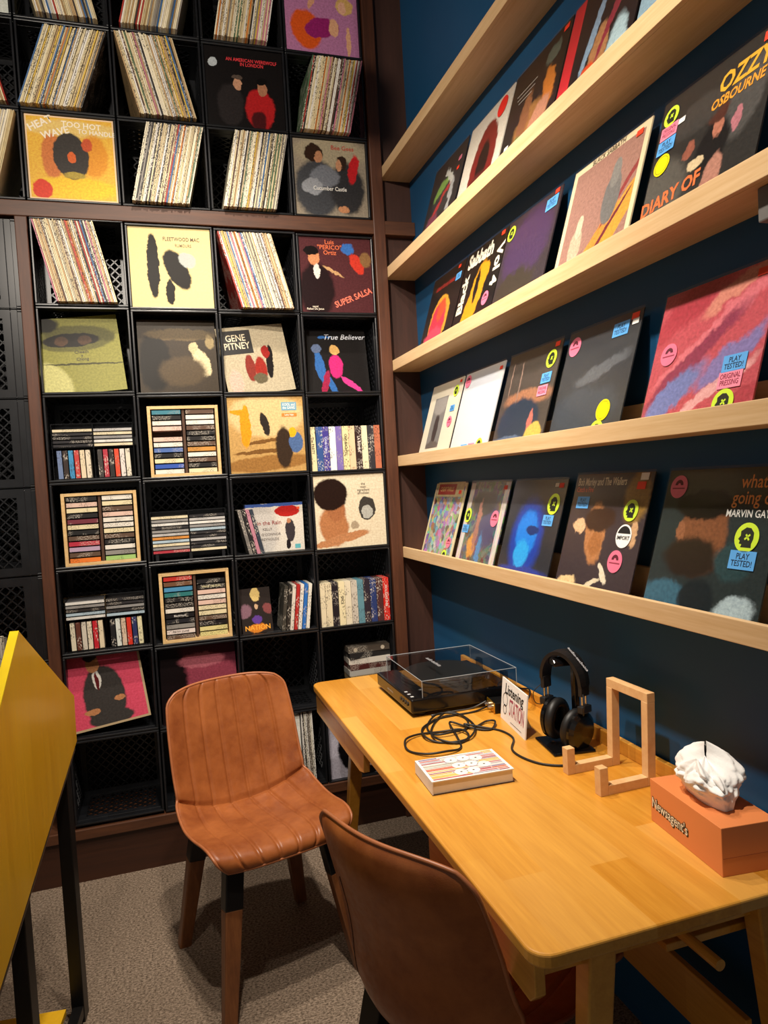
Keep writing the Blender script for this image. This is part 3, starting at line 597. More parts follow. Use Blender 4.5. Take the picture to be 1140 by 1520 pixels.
# disc cases
cdm = MB().box(-.0705, .0705, 0, .124, 0, .0098).mesh('disc_case', M['cdspine'])
casv = MB().box(-.0082, .0082, 0, .068, 0, .108).mesh('cassette', M['tapespine'])
cash = MB().box(-.054, .054, 0, .068, 0, .0163).mesh('cassette', M['casspine'])
CDC = [('white', 'd8d6d0'), ('grey', '8c8a88'), ('dark', '2c2a2c'), ('pale blue', 'a8bcc8'), ('silver', 'b4b2b0'), ('cream', 'd8ccac')]
def disc_rack(c, r, ncd, cass, label, where, gap=.0118):
    cx, cy, z = cpos(c, r); z -= .0025; y = .014
    hcd = .128 if cass else .030
    H = hcd + ncd * gap + .014
    e = empty('media_rack', (cx, y, z)); tag(e, label, 'rack')
    w = .149
    MB().box(-w, -w + .003, 0, .125, 0, H).build('side_panel', M['smoke'], e); MB().box(w - .003, w, 0, .125, 0, H).build('side_panel', M['smoke'], e)
    MB().box(-.0015, .0015, .006, .125, 0, H).build('divider', M['smoke'], e)
    MB().box(-w, w, 0, .125, H, H + .003).build('top_panel', M['smoke'], e)
    MB().box(-w, w, .122, .125, 0, H).build('back_panel', M['blackplastic'], e)
    if not cass:
        for sx in (-1, 0, 1): MB().box(sx * .13 - .006, sx * .13 + .006, .002, .014, 0, hcd - .004).build('foot', M['blackplastic'], e)
        MB().box(-w + .004, w - .004, .02, .12, hcd - .006, hcd - .002).build('shelf', M['blackplastic'], e)
    else:
        MB().box(-w + .004, w - .004, .01, .12, hcd - .004, hcd - .001).build('shelf', M['blackplastic'], e)
        MB().box(-w + .004, w - .004, .003, .12, .0, .006).build('tray', M['smoke'], e)
    for col in (0, 1):
        for i in range(ncd):
            cn, h = random.choices(CDC + [('red', 'a83440'), ('orange', 'cc8840')], (3, 4, 4, 2, 3, 2, 1, .6))[0]
            o = bpy.data.objects.new('disc_case', cdm); COL.objects.link(o); o.location = (cx + (-.0735 if col == 0 else .0735), y + .002 + random.uniform(0, .003), z + hcd + i * gap); o.color = c4(h)
            tag(o, '%s-edged disc case lying in the rack %s' % (cn, where), 'disc case', 'disc cases in the rack ' + where)
    if cass:
        for i, (cn, h, wc) in enumerate(cass):
            k = i % 6; xx = cx + (-.124 if i < 6 else .022) + k * .0205
            o = bpy.data.objects.new('cassette', casv); COL.objects.link(o); o.location = (xx, y + .006, z + .0065); o.rotation_euler = (0, R(-1.2), 0); o.color = c4(h)
            tag(o, '%s cassette standing in the rack %s' % (cn, where), 'cassette', 'cassettes standing in the rack ' + where)
disc_rack(1, 3, 5, [('blue-grey', '6a7ca0', ''), ('dark patterned', '302420', ''), ('sky blue', '3c8ab8', ''), ('red', 'b83a34', ''), ('cream', 'd8c8a8', ''), ('ivory', 'd8ccb4', ''), ('black and white', '3a3634', ''), ('red-topped', 'a82c3c', ''), ('black', '242220', ''), ('orange-red', 'cc4426', ''), ('white', 'd4ccc4', ''), ('pale', 'd4ccb8', '')], 'clear rack with ten disc cases over twelve cassettes, under the olive cover', 'under the olive cover', gap=.0145)
disc_rack(2, 4, 11, None, 'clear rack of disc cases only, between two wooden cassette racks', 'between two wooden cassette racks', gap=.0138)
disc_rack(1, 5, 5, [('ivory with bold print', 'd0c8b0', ''), ('brown', '5c3226', ''), ('pale grey', 'c8c0b0', ''), ('ivory', 'd8ccb4', ''), ('red', 'b8202c', ''), ('cream', 'd8c8a8', ''), ('black', '1c1c1e', ''), ('white and blue', 'd0d4cc', ''), ('beige', 'd0b8a0', ''), ('scarlet', 'c83020', ''), ('navy', '28305c', ''), ('pale yellow', 'd8d0a8', '')], 'clear rack with disc cases over cassettes, above the pink cover', 'above the pink cover', gap=.0145)
CASC = [('white', 'ded8cc'), ('cream', 'dccfa8'), ('black', '201e1e'), ('grey', '8a8680'), ('pale pink', 'd8b8a8'), ('brown', '5c4638')]
def cassette_rack(c, r, label, where, first, empty_slots=()):
    cx, cy, z = cpos(c, r); z -= .0025; y = .012
    w, h, d, t = .276, .284, .075, .0125
    e = empty('cassette_rack', (cx + .006, y, z)); tag(e, label, 'rack')
    MB().box(-w / 2, -w / 2 + t, 0, d, 0, h).build('side_board', M['rackwood'], e, bevel=.001); MB().box(w / 2 - t, w / 2, 0, d, 0, h).build('side_board', M['rackwood'], e, bevel=.001)
    MB().box(-w / 2 + t, w / 2 - t, 0, d, h - t, h).build('top_board', M['rackwood'], e, bevel=.001); MB().box(-w / 2 + t, w / 2 - t, 0, d, 0, t).build('bottom_board', M['rackwood'], e, bevel=.001)
    MB().box(-w / 2 + t, w / 2 - t, d - .004, d, t, h - t).build('back_board', flat('3a2416', .7), e)
    MB().box(-.005, .005, .008, d - .004, t, h - t).build('divider', flat('4a2f1c', .7), e)
    pitch = (h - 2 * t) / 12
    for col in (0, 1):
        for i in range(12):
            if (col, i) in empty_slots: continue
            k = (col, i); cn, hx = first[k] if k in first else random.choices(CASC, (3, 3, 3.5, 3, 2, 3))[0]
            o = bpy.data.objects.new('cassette', cash); COL.objects.link(o)
            o.location = (cx + .006 + (-.0648 if col == 0 else .0648), y + .003 + random.uniform(0, .002), z + t + (11 - i) * pitch + .0012); o.color = c4(hx); o.scale = (1.02, 1, 1)
            tag(o, '%s cassette lying in the wooden rack %s' % (cn, where), 'cassette', 'cassettes in the wooden rack ' + where)
            if k in WORDS.get((c, r), {}):
                s, wc = WORDS[(c, r)][k]; lettering(o, s, .0105, 0, .0082, wc, y=-.0006)
WORDS = {(2, 5): {(0, 10): ('PATSY CLINE', '241414'), (0, 7): ('BlackHawk', 'e0dcd4'), (1, 2): ('WILLIE NELSON', 'd8d0a0')}, (1, 4): {(1, 4): ('TOM PETTY', 'd0c8b8')}}
cassette_rack(2, 3, 'wooden cassette rack under the sepia cover, one slot empty', 'under the sepia cover', {(0, 0): ('teal', '3c7888'), (0, 7): ('blue', '4c68a4'), (0, 10): ('bright blue', '3454a8'), (0, 1): ('black', '201e1e'), (1, 4): ('black', '201e1e'), (1, 7): ('orange', 'c08840'), (0, 2): ('white', 'ded8cc'), (1, 1): ('white', 'ded8cc')}, ((0, 4),))
cassette_rack(1, 4, 'wooden cassette rack by the left brown post, with red and orange tapes low down', 'by the left post', {(0, 8): ('crimson', 'b02c40'), (0, 9): ('lilac', 'b098b0'), (0, 11): ('orange', 'e07830'), (1, 11): ('green', '9cc070'), (1, 0): ('white', 'ded8cc'), (0, 4): ('dark red', '70303c')})
cassette_rack(2, 5, 'wooden cassette rack with a red tape at its top, under the disc-only rack', 'under the disc-only rack', {(0, 0): ('red', 'b82c24'), (0, 1): ('brown and red', '6c4a34'), (0, 2): ('blue', '4888b0'), (0, 3): ('teal', '2c7070'), (0, 7): ('black', '1c1a1c'), (0, 8): ('charcoal', '242428'), (1, 2): ('black', '201e1a'), (1, 9): ('black', '1c1a1c'), (1, 10): ('pale yellow', 'd8cc8c'), (1, 11): ('yellow', 'dcd08c'), (0, 10): ('white', 'ded0c8')}, ((1, 0),))
# film cases
dvd = MB().box(-.007, .007, 0, .135, 0, .19).mesh('film_case', M['tapespine'])
cx, cy, z = cpos(3, 4)
for i, (cn, h) in enumerate((('grey', '6c6864'), ('black', '1c1a1c'), ('pink and white', 'b07888'), ('blue-black', '2c3440'))):
    o = bpy.data.objects.new('film_case', dvd); COL.objects.link(o); o.location = (cx - .097 + i * .0165, .004, z - .0020); o.rotation_euler = (0, R(-12), 0); o.color = c4(h)
    tag(o, '%s film case leaning in front of the wide film box' % cn, 'film case', 'film cases leaning against the wide box')
bx = link('film_box', MB().box(-.122, .122, 0, .05, 0, .205).mesh('film_box', art('umbrella', 'cfc8bc', [(.2, .45, .35, .6, 'b8b4ae', .5), (.72, .83, .22, .12, 'a82420', .12), (.76, .42, .085, .24, '3a3438', .15), (.74, .62, .035, .05, 'b07858', .2), (.72, .13, .04, .10, '241e20', .2), (.5, .97, 1.2, .035, '38508c', .2)], amp=.03, rough=.25)))
bx.location = (cx + .018, .062, z - .0025); bx['w'] = .244; bx['h'] = .205
tag(bx, 'wide pale film box with a red umbrella patch', 'film box')
txt(bx, 'in the Rain', .024, .40, .60, '8c4440'); txt(bx, 'KELLY', .015, .36, .47, '6c6460'); txt(bx, "O'CONNOR", .015, .42, .36, '6c6460'); txt(bx, 'REYNOLDS', .015, .40, .26, '6c6460')
for (fx, fz, col, ww, hh) in ((.88, .08, '58a8b0', .024, .018), (.92, .88, 'e05020', .012, .010)):
    q = MB().box(-ww / 2, ww / 2, -.0007, 0, -hh / 2, hh / 2).build('sticker', flat(col, .5), bx); q.location = ((fx - .5) * .244, 0, fz * .205)
cx, cy, z = cpos(3, 5)
o = link('film_case', MB().box(-.065, .065, 0, .014, 0, .19).mesh('film_case', art('nation', '2a2422', [(.5, .86, .15, .16, 'c8b070', .25), (.5, .60, .06, .06, 'c0a080', .3), (.15, .5, .2, .15, '7c5c68', .4, 20), (.88, .52, .16, .12, '7c4444', .4, -20), (.5, .30, .16, .09, '5c3c8c', .3), (.5, .12, .3, .09, 'c87828', .3)], amp=.08)))
o.location = (cx - .085, .03, z - .0025); o.rotation_euler = (R(-10), 0, R(6)); o['w'] = .13; o['h'] = .19
tag(o, 'dark film case with a yellow glow facing out of its crate', 'film case'); txt(o, 'NATION', .028, .5, .12, 'e8a030', bold=.02)
for i, (cn, h, s) in enumerate((('dark grey', '3a3832', ''), ('black', '242220', ''), ('white and brown', 'd4ccc0', ''), ('red', 'a82424', ''), ('white', 'dcd8d0', ''), ('blue', '2468b8', ''), ('white last', 'dcd8cc', ''))):
    o = bpy.data.objects.new('film_case', dvd); COL.objects.link(o); o.location = (cx + .018 + i * .0172, .006, z - .0010); o.rotation_euler = (0, R(7), 0); o.color = c4(h)
    tag(o, '%s film case leaning in the row of seven beside the tape row' % cn, 'film case', 'seven leaning film cases')
    if s: lettering(o, s, .010, 0, .11, 'e8e4dc' if cn != 'white' else '241c1c', rot=-90)

# ------------------------------------------------------------------ picture ledges on the navy wall
XF = .057
LEDGE = [2.854, 2.426, 2.023, 1.607, 1.206]
names = ['highest', 'second highest', 'middle', 'second lowest', 'lowest']
for zt, nm in zip(LEDGE, names):
    e = empty('picture_ledge', (XW, 0, zt - .045)); tag(e, 'long pale maple picture ledge, the %s on the navy wall' % nm, 'shelf', 'maple picture ledges')
    y0, y1 = -3.4, .028
    MB().box(XF - XW, XF - XW + .014, y0, y1, 0, .045).build('front_lip', M['shelfwood'], e, bevel=.0012)
    MB().box(XF - XW + .014, -.015, y0, y1, 0, .016).build('bottom_board', M['shelfwood'], e)
    MB().box(-.015, 0, y0, y1, 0, .092).build('back_board', M['shelfwood'], e, bevel=.001)
AW = .314
def shelf_cover(row, y0, y1, label, a, st=(), w=None):
    zt = LEDGE[row]; w = w or AW; yc = (y0 + y1) / 2
    o = cover('record_cover', label, a, (XF + .021, yc, zt - .045 + .0165), rz=R(-90), tilt=R(17.5), w=w, film=True)
    for s in st: sticker(o, *s)
    return o
shelf_cover(1, -.335, -.648, 'dark record cover with tangled green and red shapes, nearest the post on its ledge', art('tangle', '2c2a2c', [(.5, .5, .35, .25, '3c3a3a', .5), (.4, .62, .25, .06, '7ca050', .5, 20), (.45, .45, .3, .05, 'b03c3c', .5, 30), (.6, .7, .2, .05, 'c8c8c0', .5, -40), (.3, .2, .2, .15, '7c4454', .5), (.75, .4, .06, .2, 'a8a8a8', .5)], amp=.16, nz=5), [('pinkrect', .86, .80, .5), ('red', .86, .68)])
shelf_cover(1, -.672, -.988, 'white record cover with a dark red burst and red round sticker', art('burst', 'd9d0c2', [(.55, .34, .30, .50, '7a221e', .12), (.55, .38, .14, .24, '241412', .4), (.5, .08, .3, .2, '5c2422', .4)], amp=.05, nz=14), [('reddot', .80, .86, 1.5)])
o = shelf_cover(1, -.995, -1.313, 'dark record cover with orange fire tones and lines of white print', art('fire', '261f1c', [(.55, .25, .30, .22, 'a0703c', .4), (.80, .50, .10, .22, 'c87830', .4, 20), (.70, .28, .18, .12, 'c0886c', .3, 30), (.40, .40, .10, .25, '8c5c3c', .5), (.75, .82, .12, .08, '5c6458', .4), (.3, .12, .25, .10, '6c7c48', .5)], amp=.09), [('red', .92, .94, 1.3), ('white', .14, .22, 1.2)])
for k in range(3): txt(o, ('______________', '____________', '_________')[k], .012, .32, .75 - k * .05, 'c8c4b8', sx=1.4, bold=.08)
o = shelf_cover(1, -1.322, -1.635, 'dark record cover with a red band down its left side', art('redband', '2a2222', [(.55, .30, .12, .25, 'a87850', .3), (.45, .15, .14, .12, 'd0502c', .3), (.80, .20, .12, .25, 'a8c0c8', .4), (.70, .60, .05, .40, '8c3440', .3, -25), (.42, .55, .05, .35, '88a0b8', .4, -15)], amp=.06))
q = MB().box(-.026, .026, -.0007, 0, 0, AW).build('side_band', flat('cf2c34', .45, vary=.08), o); q.location = (-AW / 2 + .027, 0, 0)
o = shelf_cover(1, -1.648, -1.965, 'blue record cover at the end of the second highest ledge', art('bluetop', '2c5478', [(.3, .2, .4, .3, '8ca8b8', .5), (.5, .7, .4, .2, '1c3450', .5)], amp=.1))
o = shelf_cover(2, -.262, -.578, 'black record cover with an orange ground and red shapes, nearest the post', art('bloody', '191514', [(.48, .36, .30, .34, 'd89a30', .1), (.45, .32, .24, .30, 'c8324a', .3), (.4, .12, .3, .16, 'd04860', .35), (.5, .5, .12, .15, 'c85030', .4)], amp=.08), [('red', .83, .95), ('blue', .86, .82, .9), ('blue', .74, .10, .9)])
txt(o, 'Sabbath Bloody Sabbath', .026, .45, .83, 'b02c28', sx=.75, shear=.2)
o = shelf_cover(2, -.590, -.905, 'black record cover with a yellow shape and big cream lettering', art('volume', '161412', [(.48, .42, .17, .36, 'd8941c', .2, -15), (.62, .62, .10, .12, 'd8941c', .3), (.46, .5, .05, .2, '1a1614', .3), (.3, .12, .08, .3, 'd8941c', .3, -10)], amp=.07), [('red', .90, .96, 1.2), ('pink', .80, .28, 1.1), ('lime', .70, .06, 1.1)])
txt(o, 'Sabbath', .072, .40, .87, 'e2dcc8', bold=.04, sx=.9); txt(o, 'Black', .066, .12, .48, 'e2dcc8', rot=90, bold=.04); txt(o, 'Vol 4', .066, .90, .62, 'e2dcc8', rot=-90, bold=.04)
shelf_cover(2, -.910, -1.226, 'plain dark purple record cover with a lime sticker at its top left', art('purple', '3a3136', [(.5, .62, .45, .35, '463252', .5), (.4, .2, .4, .2, '3c342c', .5)], amp=.12), [('red', .92, .97, 1.1), ('blue', .86, .88, 1.2), ('lime', .10, .86, 1.1)])
o = shelf_cover(2, -1.285, -1.602, 'tan record cover with orange diagonal bands and a grey block', art('ecstasy', '9a7468', [(.75, .25, .5, .10, 'd0943c', .12, 48), (.45, .08, .5, .07, 'c8883c', .12, 48), (.62, .18, .45, .02, '6c2c34', .15, 48), (.82, .55, .35, .025, '8c3c3c', .15, 48), (.66, .52, .11, .22, '6c6a68', .12), (.66, .72, .06, .12, '7c7a76', .12), (.26, .25, .09, .16, 'b0a48c', .2), (.27, .42, .045, .10, 'c0b49c', .2)], amp=.02, border=(.055, 'd8c8a4')), [('red', .88, .93, 1.2)])
txt(o, 'BLACK SABBATH', .020, .48, .967, '4c4034', sx=.9, bold=.01)
o = shelf_cover(2, -1.645, -1.955, 'dark grey record cover with orange title letters and many stickers', art('diary', '2e2c2a', [(.15, .25, .25, .25, '55524c', .5), (.82, .62, .15, .26, '4c4a48', .4, -10), (.60, .40, .14, .18, '1c1a1a', .4), (.62, .52, .05, .07, 'a86c58', .3), (.60, .62, .09, .07, '4c2c24', .4), (.38, .48, .05, .07, '8c5444', .3), (.47, .34, .07, .05, 'c8b490', .3), (.64, .16, .08, .17, 'a87868', .3, -12), (.78, .50, .04, .08, 'a86c74', .3), (.4, .72, .25, .12, '3c3a38', .5)], amp=.05), [('lime', .105, .86, 1.0), ('pinkrect', .115, .745, 1.0), ('blue', .115, .64, 1.05), ('yellow', .115, .50, 1.1), ('white', .235, .765, 1.0), ('red', .93, .94, 1.6)])
txt(o, 'OZZY', .056, .76, .815, 'e0a828', bold=.03, shear=.1, sx=.85); txt(o, 'OSBOURNE', .030, .73, .695, 'e09828', bold=.03, shear=.1, sx=.85); txt(o, 'DIARY OF', .044, .27, .215, 'e07038', bold=.03, rot=4, sx=.9)
shelf_cover(3, -.188, -.505, 'cream record cover with a small grey picture, nearest the post', art('cream2', 'ddd5c0', [(.45, .48, .001, .001, '6c6864')], amp=.02, grain=.05), [('red', .93, .95, .9), ('lime', .84, .84), ('blue', .84, .62, .8), ('pink', .84, .45)]).name
o = bpy.data.objects[[k.name for k in bpy.data.objects if k.get('label', '').startswith('cream record cover with a small grey')][0]]
q = MB().box(-.066, .066, -.0007, 0, -.105, .105).build('picture_panel', art('greypic', '7c7a78', [(.5, .35, .18, .35, '3c3434', .4), (.5, .85, .5, .2, '989490', .4), (.5, .05, .5, .08, '5c5854', .3)], amp=.08), o); q.location = (-.028, 0, .150)
shelf_cover(3, -.520, -.842, 'plain white record cover with stickers along its lower edge', art('white', 'cfd0d0', [(.5, .5, .5, .5, 'c9cdd6', .6)], amp=.02, grain=.03), [('pink', .10, .90, 1.1), ('red', .93, .93, 1.0), ('blue', .40, .07, 1.0), ('pinkrect', .60, .075, .95), ('lime', .80, .085, 1.1)])
shelf_cover(3, -.876, -1.194, 'dark record cover with blue building tones and a yellow patch low right', art('station', '4a423c', [(.5, .90, .6, .15, '3c3630', .5), (.55, .50, .45, .09, '9c6c50', .5), (.45, .26, .40, .24, '283444', .25), (.70, .24, .05, .13, 'b8685c', .3), (.80, .10, .16, .13, 'c8a850', .25), (.12, .72, .012, .2, '8c7468', .3), (.32, .68, .014, .22, '8c7468', .3), (.3, .05, .4, .08, '54647c', .4)], amp=.05), [('red', .92, .96, 1.2), ('lime', .86, .83, 1.2), ('blue', .84, .65, 1.05), ('pinkrect', .82, .53, 1.05)])
shelf_cover(3, -1.228, -1.545, 'slate grey record cover with a yellow and a pink round sticker', art('slate', '33363b', [(.6, .58, .35, .06, '565a60', .6, 14), (.45, .25, .45, .2, '3c434c', .6)], amp=.08), [('pink', .12, .86, 1.25), ('blue', .76, .88, 1.2), ('red', .92, .95, 1.4), ('white', .935, .905, 1.2), ('yellow', .76, .22, 1.25), ('lime', .72, .05, 1.25)])
shelf_cover(3, -1.622, -1.940, 'red and pink record cover of swirling paint at the ledge end', art('swirl', 'b8505a', [(.25, .85, .40, .12, 'a83c48', .6, 30), (.70, .88, .30, .07, 'cc8474', .6, 25), (.55, .62, .55, .06, 'd0707a', .6, 32), (.40, .45, .50, .07, '8a3850', .6, 35), (.75, .42, .30, .08, '8074a8', .6, 35), (.25, .22, .35, .09, '6f78ac', .6, 32), (.62, .20, .40, .05, 'd8a0a0', .6, 30), (.85, .10, .25, .06, 'a8404c', .6, 30)], amp=.13, nz=4), [('pink', .16, .54, 1.15), ('blue', .80, .37, 1.15), ('pinkrect', .79, .265, 1.15), ('lime', .77, .12, 1.2), ('red', .88, .93, 1.3)])
o = shelf_cover(4, -.166, -.482, 'record cover crowded with small bright patches and a red title panel', art('comic', '6c5c50', [], amp=.03, vor=(15, .8, .6, .85), border=(.045, 'd8cca4')), [('pink', .84, .24, 1.0), ('lime', .78, .065, 1.1)])
q = MB().box(-.135, .135, -.0007, 0, -.030, .030).build('title_panel', flat('cfc090', .5), o); q.location = (0, 0, .288)
q = MB().box(-.12, .06, -.0010, 0, -.022, .022).build('title_bar', flat('a82c24', .5), o); q.location = (0, 0, .288)
lettering(o, 'CHEAP THRILLS', .026, -.030, .288, 'e0c080', y=-.0013, sx=.75); sticker(o, 'red', .84, .88, 1.2)
o = shelf_cover(4, -.520, -.842, 'dark record cover with coloured specks and pale side strips', art('specks', '2f2b2c', [(.35, .25, .10, .15, 'c88c40', .5), (.65, .5, .2, .25, '4c4868', .5), (.45, .75, .3, .15, '3c3838', .5), (.55, .2, .06, .2, '4c80b0', .5), (.4, .5, .05, .3, '9c6c60', .5)], amp=.12, vor=(16, .8, .35, .5)), [('lime', .10, .60, 1.2), ('blue', .11, .44, 1.0), ('pink', .80, .58, 1.3), ('red', .90, .93, 1.2)])
for sx in (-1, 1):
    q = MB().box(-.017, .017, -.0006, 0, .004, AW - .004).build('side_strip', art('strip%d' % sx, 'c8bcae', [], vor=(9, .7, .9, .35)), o); q.location = (sx * (AW / 2 - .019), 0, 0)
o = shelf_cover(4, -.868, -1.186, 'dark record cover with a glowing blue shape', art('blueglow', '2b2d33', [(.45, .40, .30, .40, '1c3c9c', .5), (.45, .45, .20, .24, '1878d8', .4), (.42, .25, .14, .14, '2c9ce0', .45), (.55, .50, .12, .05, '12306c', .4), (.5, .07, .45, .06, '2c3c90', .5)], amp=.05), [('red', .91, .94, 1.2), ('white', .83, .945, 1.0), ('lime', .84, .76, 1.4), ('blue', .80, .60, 1.1)])
o = shelf_cover(4, -1.226, -1.560, 'brown-purple record cover with warm amber patches and cream title', art('amber', '3c3236', [(.42, .50, .13, .26, 'b0784c', .25, 10), (.45, .62, .20, .10, '38241c', .35), (.45, .42, .09, .10, 'a0683c', .3), (.18, .55, .09, .06, 'd8b088', .3), (.62, .20, .10, .03, 'e0d4bc', .3, -50), (.45, .08, .18, .025, 'd8ccb0', .3, 20), (.15, .06, .15, .07, 'dcc090', .3, 15), (.85, .80, .15, .2, '8c6c34', .5), (.90, .52, .05, .10, 'c8a078', .4)], amp=.06), [('red', .88, .895, 1.6), ('white', .90, .965, 1.5), ('blue', .16, .755, 1.1), ('lime', .82, .70, 1.2), ('import', .80, .50, 1.25), ('pink', .76, .30, 1.3)], w=.325)
txt(o, 'Bob Marley and The Wailers', .030, .36, .93, 'e4dcc4', sx=.62, bold=.015); txt(o, 'Catch a Fire', .020, .15, .865, 'd85030', sx=.8)
o = shelf_cover(4, -1.610, -1.935, 'dark teal record cover with brown tones, orange and white title letters', art('teal2', '2a3334', [(.5, .9, .6, .15, '3c3c30', .5), (.42, .55, .22, .26, '7a4e34', .25), (.40, .76, .26, .10, '17120f', .3), (.36, .40, .24, .14, '2a201a', .45), (.20, .10, .24, .13, '3c6478', .35), (.48, .14, .16, .13, '1c2428', .35), (.80, .08, .16, .12, 'a8bcc4', .35, 20), (.72, .40, .14, .12, '2c4448', .5), (.22, .58, .04, .07, '8c5c40', .3)], amp=.05), [('pink', .12, .88, 1.2), ('lime', .80, .56, 1.3), ('blue', .80, .42, 1.25)], w=.325)
txt(o, "what's\ngoing on", .039, .80, .855, 'e89038', sx=.85, bold=.01); txt(o, 'MARVIN GAYE', .022, .78, .705, 'e0e0dc', sx=.85)
# small grey box under the middle ledge at the picture edge
gb = MB().box(0, .05, -2.02, -1.965, LEDGE[2] - .045 - .06, LEDGE[2] - .045).build('sensor_box', flat('6c6a68', .5), bevel=.003); tag(gb, 'small grey box fixed under the middle maple ledge', 'box'); gb.location = (XF + .03, 0, 0)

# ------------------------------------------------------------------ table
TZ = .74
tx0, tx1, ty0, ty1 = -.440, XW - .006, -2.004, -.288
te = empty('desk', ((tx0 + tx1) / 2, (ty0 + ty1) / 2, 0)); tag(te, 'honey coloured wooden desk with splayed legs against the navy wall', 'desk')
def loc(o, x, y, z=0): return (x - te.location.x, y - te.location.y, z)
poly = []
rc = .038
for cx_, cy_, a0 in ((tx1 - .01, ty1 - .01, 0), (tx0 + rc, ty1 - rc, 90), (tx0 + rc, ty0 + rc, 180), (tx1 - .01, ty0 + .01, 270)):
    rr = rc if cx_ < 0 and cx_ < tx0 + .1 else .01
    for k in range(7): a = R(a0 + 15 * k); poly.append((cx_ + rr * math.cos(a) - te.location.x, cy_ + rr * math.sin(a) - te.location.y))
MB().prism(poly, lambda p: (p[0], p[1], TZ - .026), lambda p: (p[0], p[1], TZ)).build('table_top', M['tablewood'], te, bevel=.005, seg=3)
MB().box(*[v for v in (tx1 - .016 - te.location.x, tx1 - te.location.x, ty0 + .05 - te.location.y, ty1 - .03 - te.location.y, TZ, TZ + .038)]).build('back_lip', M['tablewood'], te, bevel=.002)
lx, ly = te.location.x, te.location.y
def cheek(y0, y1, x, slope_end):            # side board under the top with a slanted, rounded end
    zb, zt = TZ - .026 - .085, TZ - .026
    pl_ = [(y0, zt), (y1, zt), (y1, zb), (y0 + .02, zb)] if slope_end == 0 else [(y0, zt), (y1, zt), (y1, zb + .0), (y0 + .06, zb), (y0 + .015, zb + .012)]
    return MB().prism(pl_, lambda p: (x - lx, p[0] - ly, p[1]), lambda p: (x + .02 - lx, p[0] - ly, p[1])).build('side_board', M['tablewood'], te, bevel=.002)
cheek(-.98, ty1 - .02, tx0 + .010, 1)
pl_ = [(-1.975, TZ - .026), (-1.50, TZ - .026), (-1.50, TZ - .098), (-1.90, TZ - .106), (-1.955, TZ - .106), (-1.975, TZ - .086)]
MB().prism(pl_, lambda p: (tx0 + .012 - lx, p[0] - ly, p[1]), lambda p: (tx0 + .032 - lx, p[0] - ly, p[1])).build('side_board', M['tablewood'], te, bevel=.002)
for yy in (-1.905, -.36):                    # end rails
    MB().box(tx0 + .05 - lx, tx1 - .05 - lx, yy - .012 - ly, yy + .012 - ly, TZ - .100, TZ - .026).build('end_rail', M['tablewood'], te, bevel=.002)
for sx in (-.185, .095):
    MB().lathe([(.008, -.002), (.008, 0)], 'Y', (sx - lx, -1.917 - ly, TZ - .062), 16).build('screw', flat('6c4818', .4), te)
for (xt, xb, yt, yb) in ((-.27, -.355, -1.915, -1.955), (.085, .135, -1.915, -1.955), (-.285, -.355, -.42, -.36), (.115, .165, -.42, -.36)):
    MB().obox((xt - lx, yt - ly, TZ - .026), (xb - lx, yb - ly, 0), .056, .046, (0, 1, 0), .036, .030).build('leg', M['tablewood'], te, bevel=.004)
MB().tube([(-.075 - lx, -1.99 - ly, TZ - .115), (-.075 - lx, -.45 - ly, TZ - .115)], .0105, 14).build('dowel', M['tablewood'], te, smooth=False)
MB().box(.06 - lx, .075 - lx, -1.9 - ly, -.42 - ly, .30, .42).build('stretcher_board', M['tablewood'], te, bevel=.002)
MB().box(-.10 - lx, .10 - lx, -1.88 - ly, -.45 - ly, TZ - .155, TZ - .140).build('under_shelf', M['tablewood'], te, bevel=.002)

# ------------------------------------------------------------------ chairs
def interp(tab, v, k):
    for i in range(len(tab) - 1):
        if tab[i][0] <= v <= tab[i + 1][0]:
            p0 = tab[max(i - 1, 0)][k]; p1 = tab[i][k]; p2 = tab[i + 1][k]; p3 = tab[min(i + 2, len(tab) - 1)][k]
            t = (v - tab[i][0]) / (tab[i + 1][0] - tab[i][0])
            return .5 * (2 * p1 + (p2 - p0) * t + (2 * p0 - 5 * p1 + 4 * p2 - p3) * t * t + (3 * p1 - p0 - 3 * p2 + p3) * t ** 3)
    return tab[-1][k]
PROF = [(0, -.222, .424, .180), (.05, -.220, .448, .208), (.11, -.196, .464, .221), (.20, -.135, .468, .229), (.30, -.06, .458, .234), (.40, .03, .448, .237), (.50, .125, .442, .231), (.56, .178, .452, .222), (.62, .203, .495, .221), (.72, .232, .588, .221), (.82, .258, .685, .219), (.90, .278, .765, .214), (.95, .289, .812, .206), (1.0, .297, .845, .178)]
VC = .56
LINES = (-.71, -.43, -.145, .145, .43, .71)
def chair_point(u, v):
    y, z, hw = interp(PROF, v, 1), interp(PROF, v, 2), interp(PROF, v, 3)
    bk = min(1, max(0, (v - .45) / .2)); bk = bk * bk * (3 - 2 * bk)
    z += (.018 * (1 - bk) * min(1, v / .15) + .058 * math.exp(-((v - .555) / .12) ** 2)) * abs(u) ** 2.2; y -= .055 * bk * u ** 2 * (1 - .3 * max(0, (v - .8) / .2))
    if v > .9: z -= .014 * (v - .9) / .1 * abs(u) ** 4
    if v < .1: y += .02 * (1 - v / .1) * abs(u) ** 3
    return Vector((u * hw, y, z))
def chair_grid(nu, nv):
    us = [-1 + 2 * i / nu for i in range(nu + 1)]; vs = [j / nv for j in range(nv + 1)]
    Pg = [[chair_point(u, v) for u in us] for v in vs]; Ng = []
    for v in vs:
        row = []
        for u in us:
            du = chair_point(min(1, u + .01), v) - chair_point(max(-1, u - .01), v); dv = chair_point(u, min(1, v + .004)) - chair_point(u, max(0, v - .004))
            n = du.cross(dv); row.append(n.normalized() if n.length > 1e-9 else Vector((0, 0, 1)))
        Ng.append(row)
    return us, vs, Pg, Ng
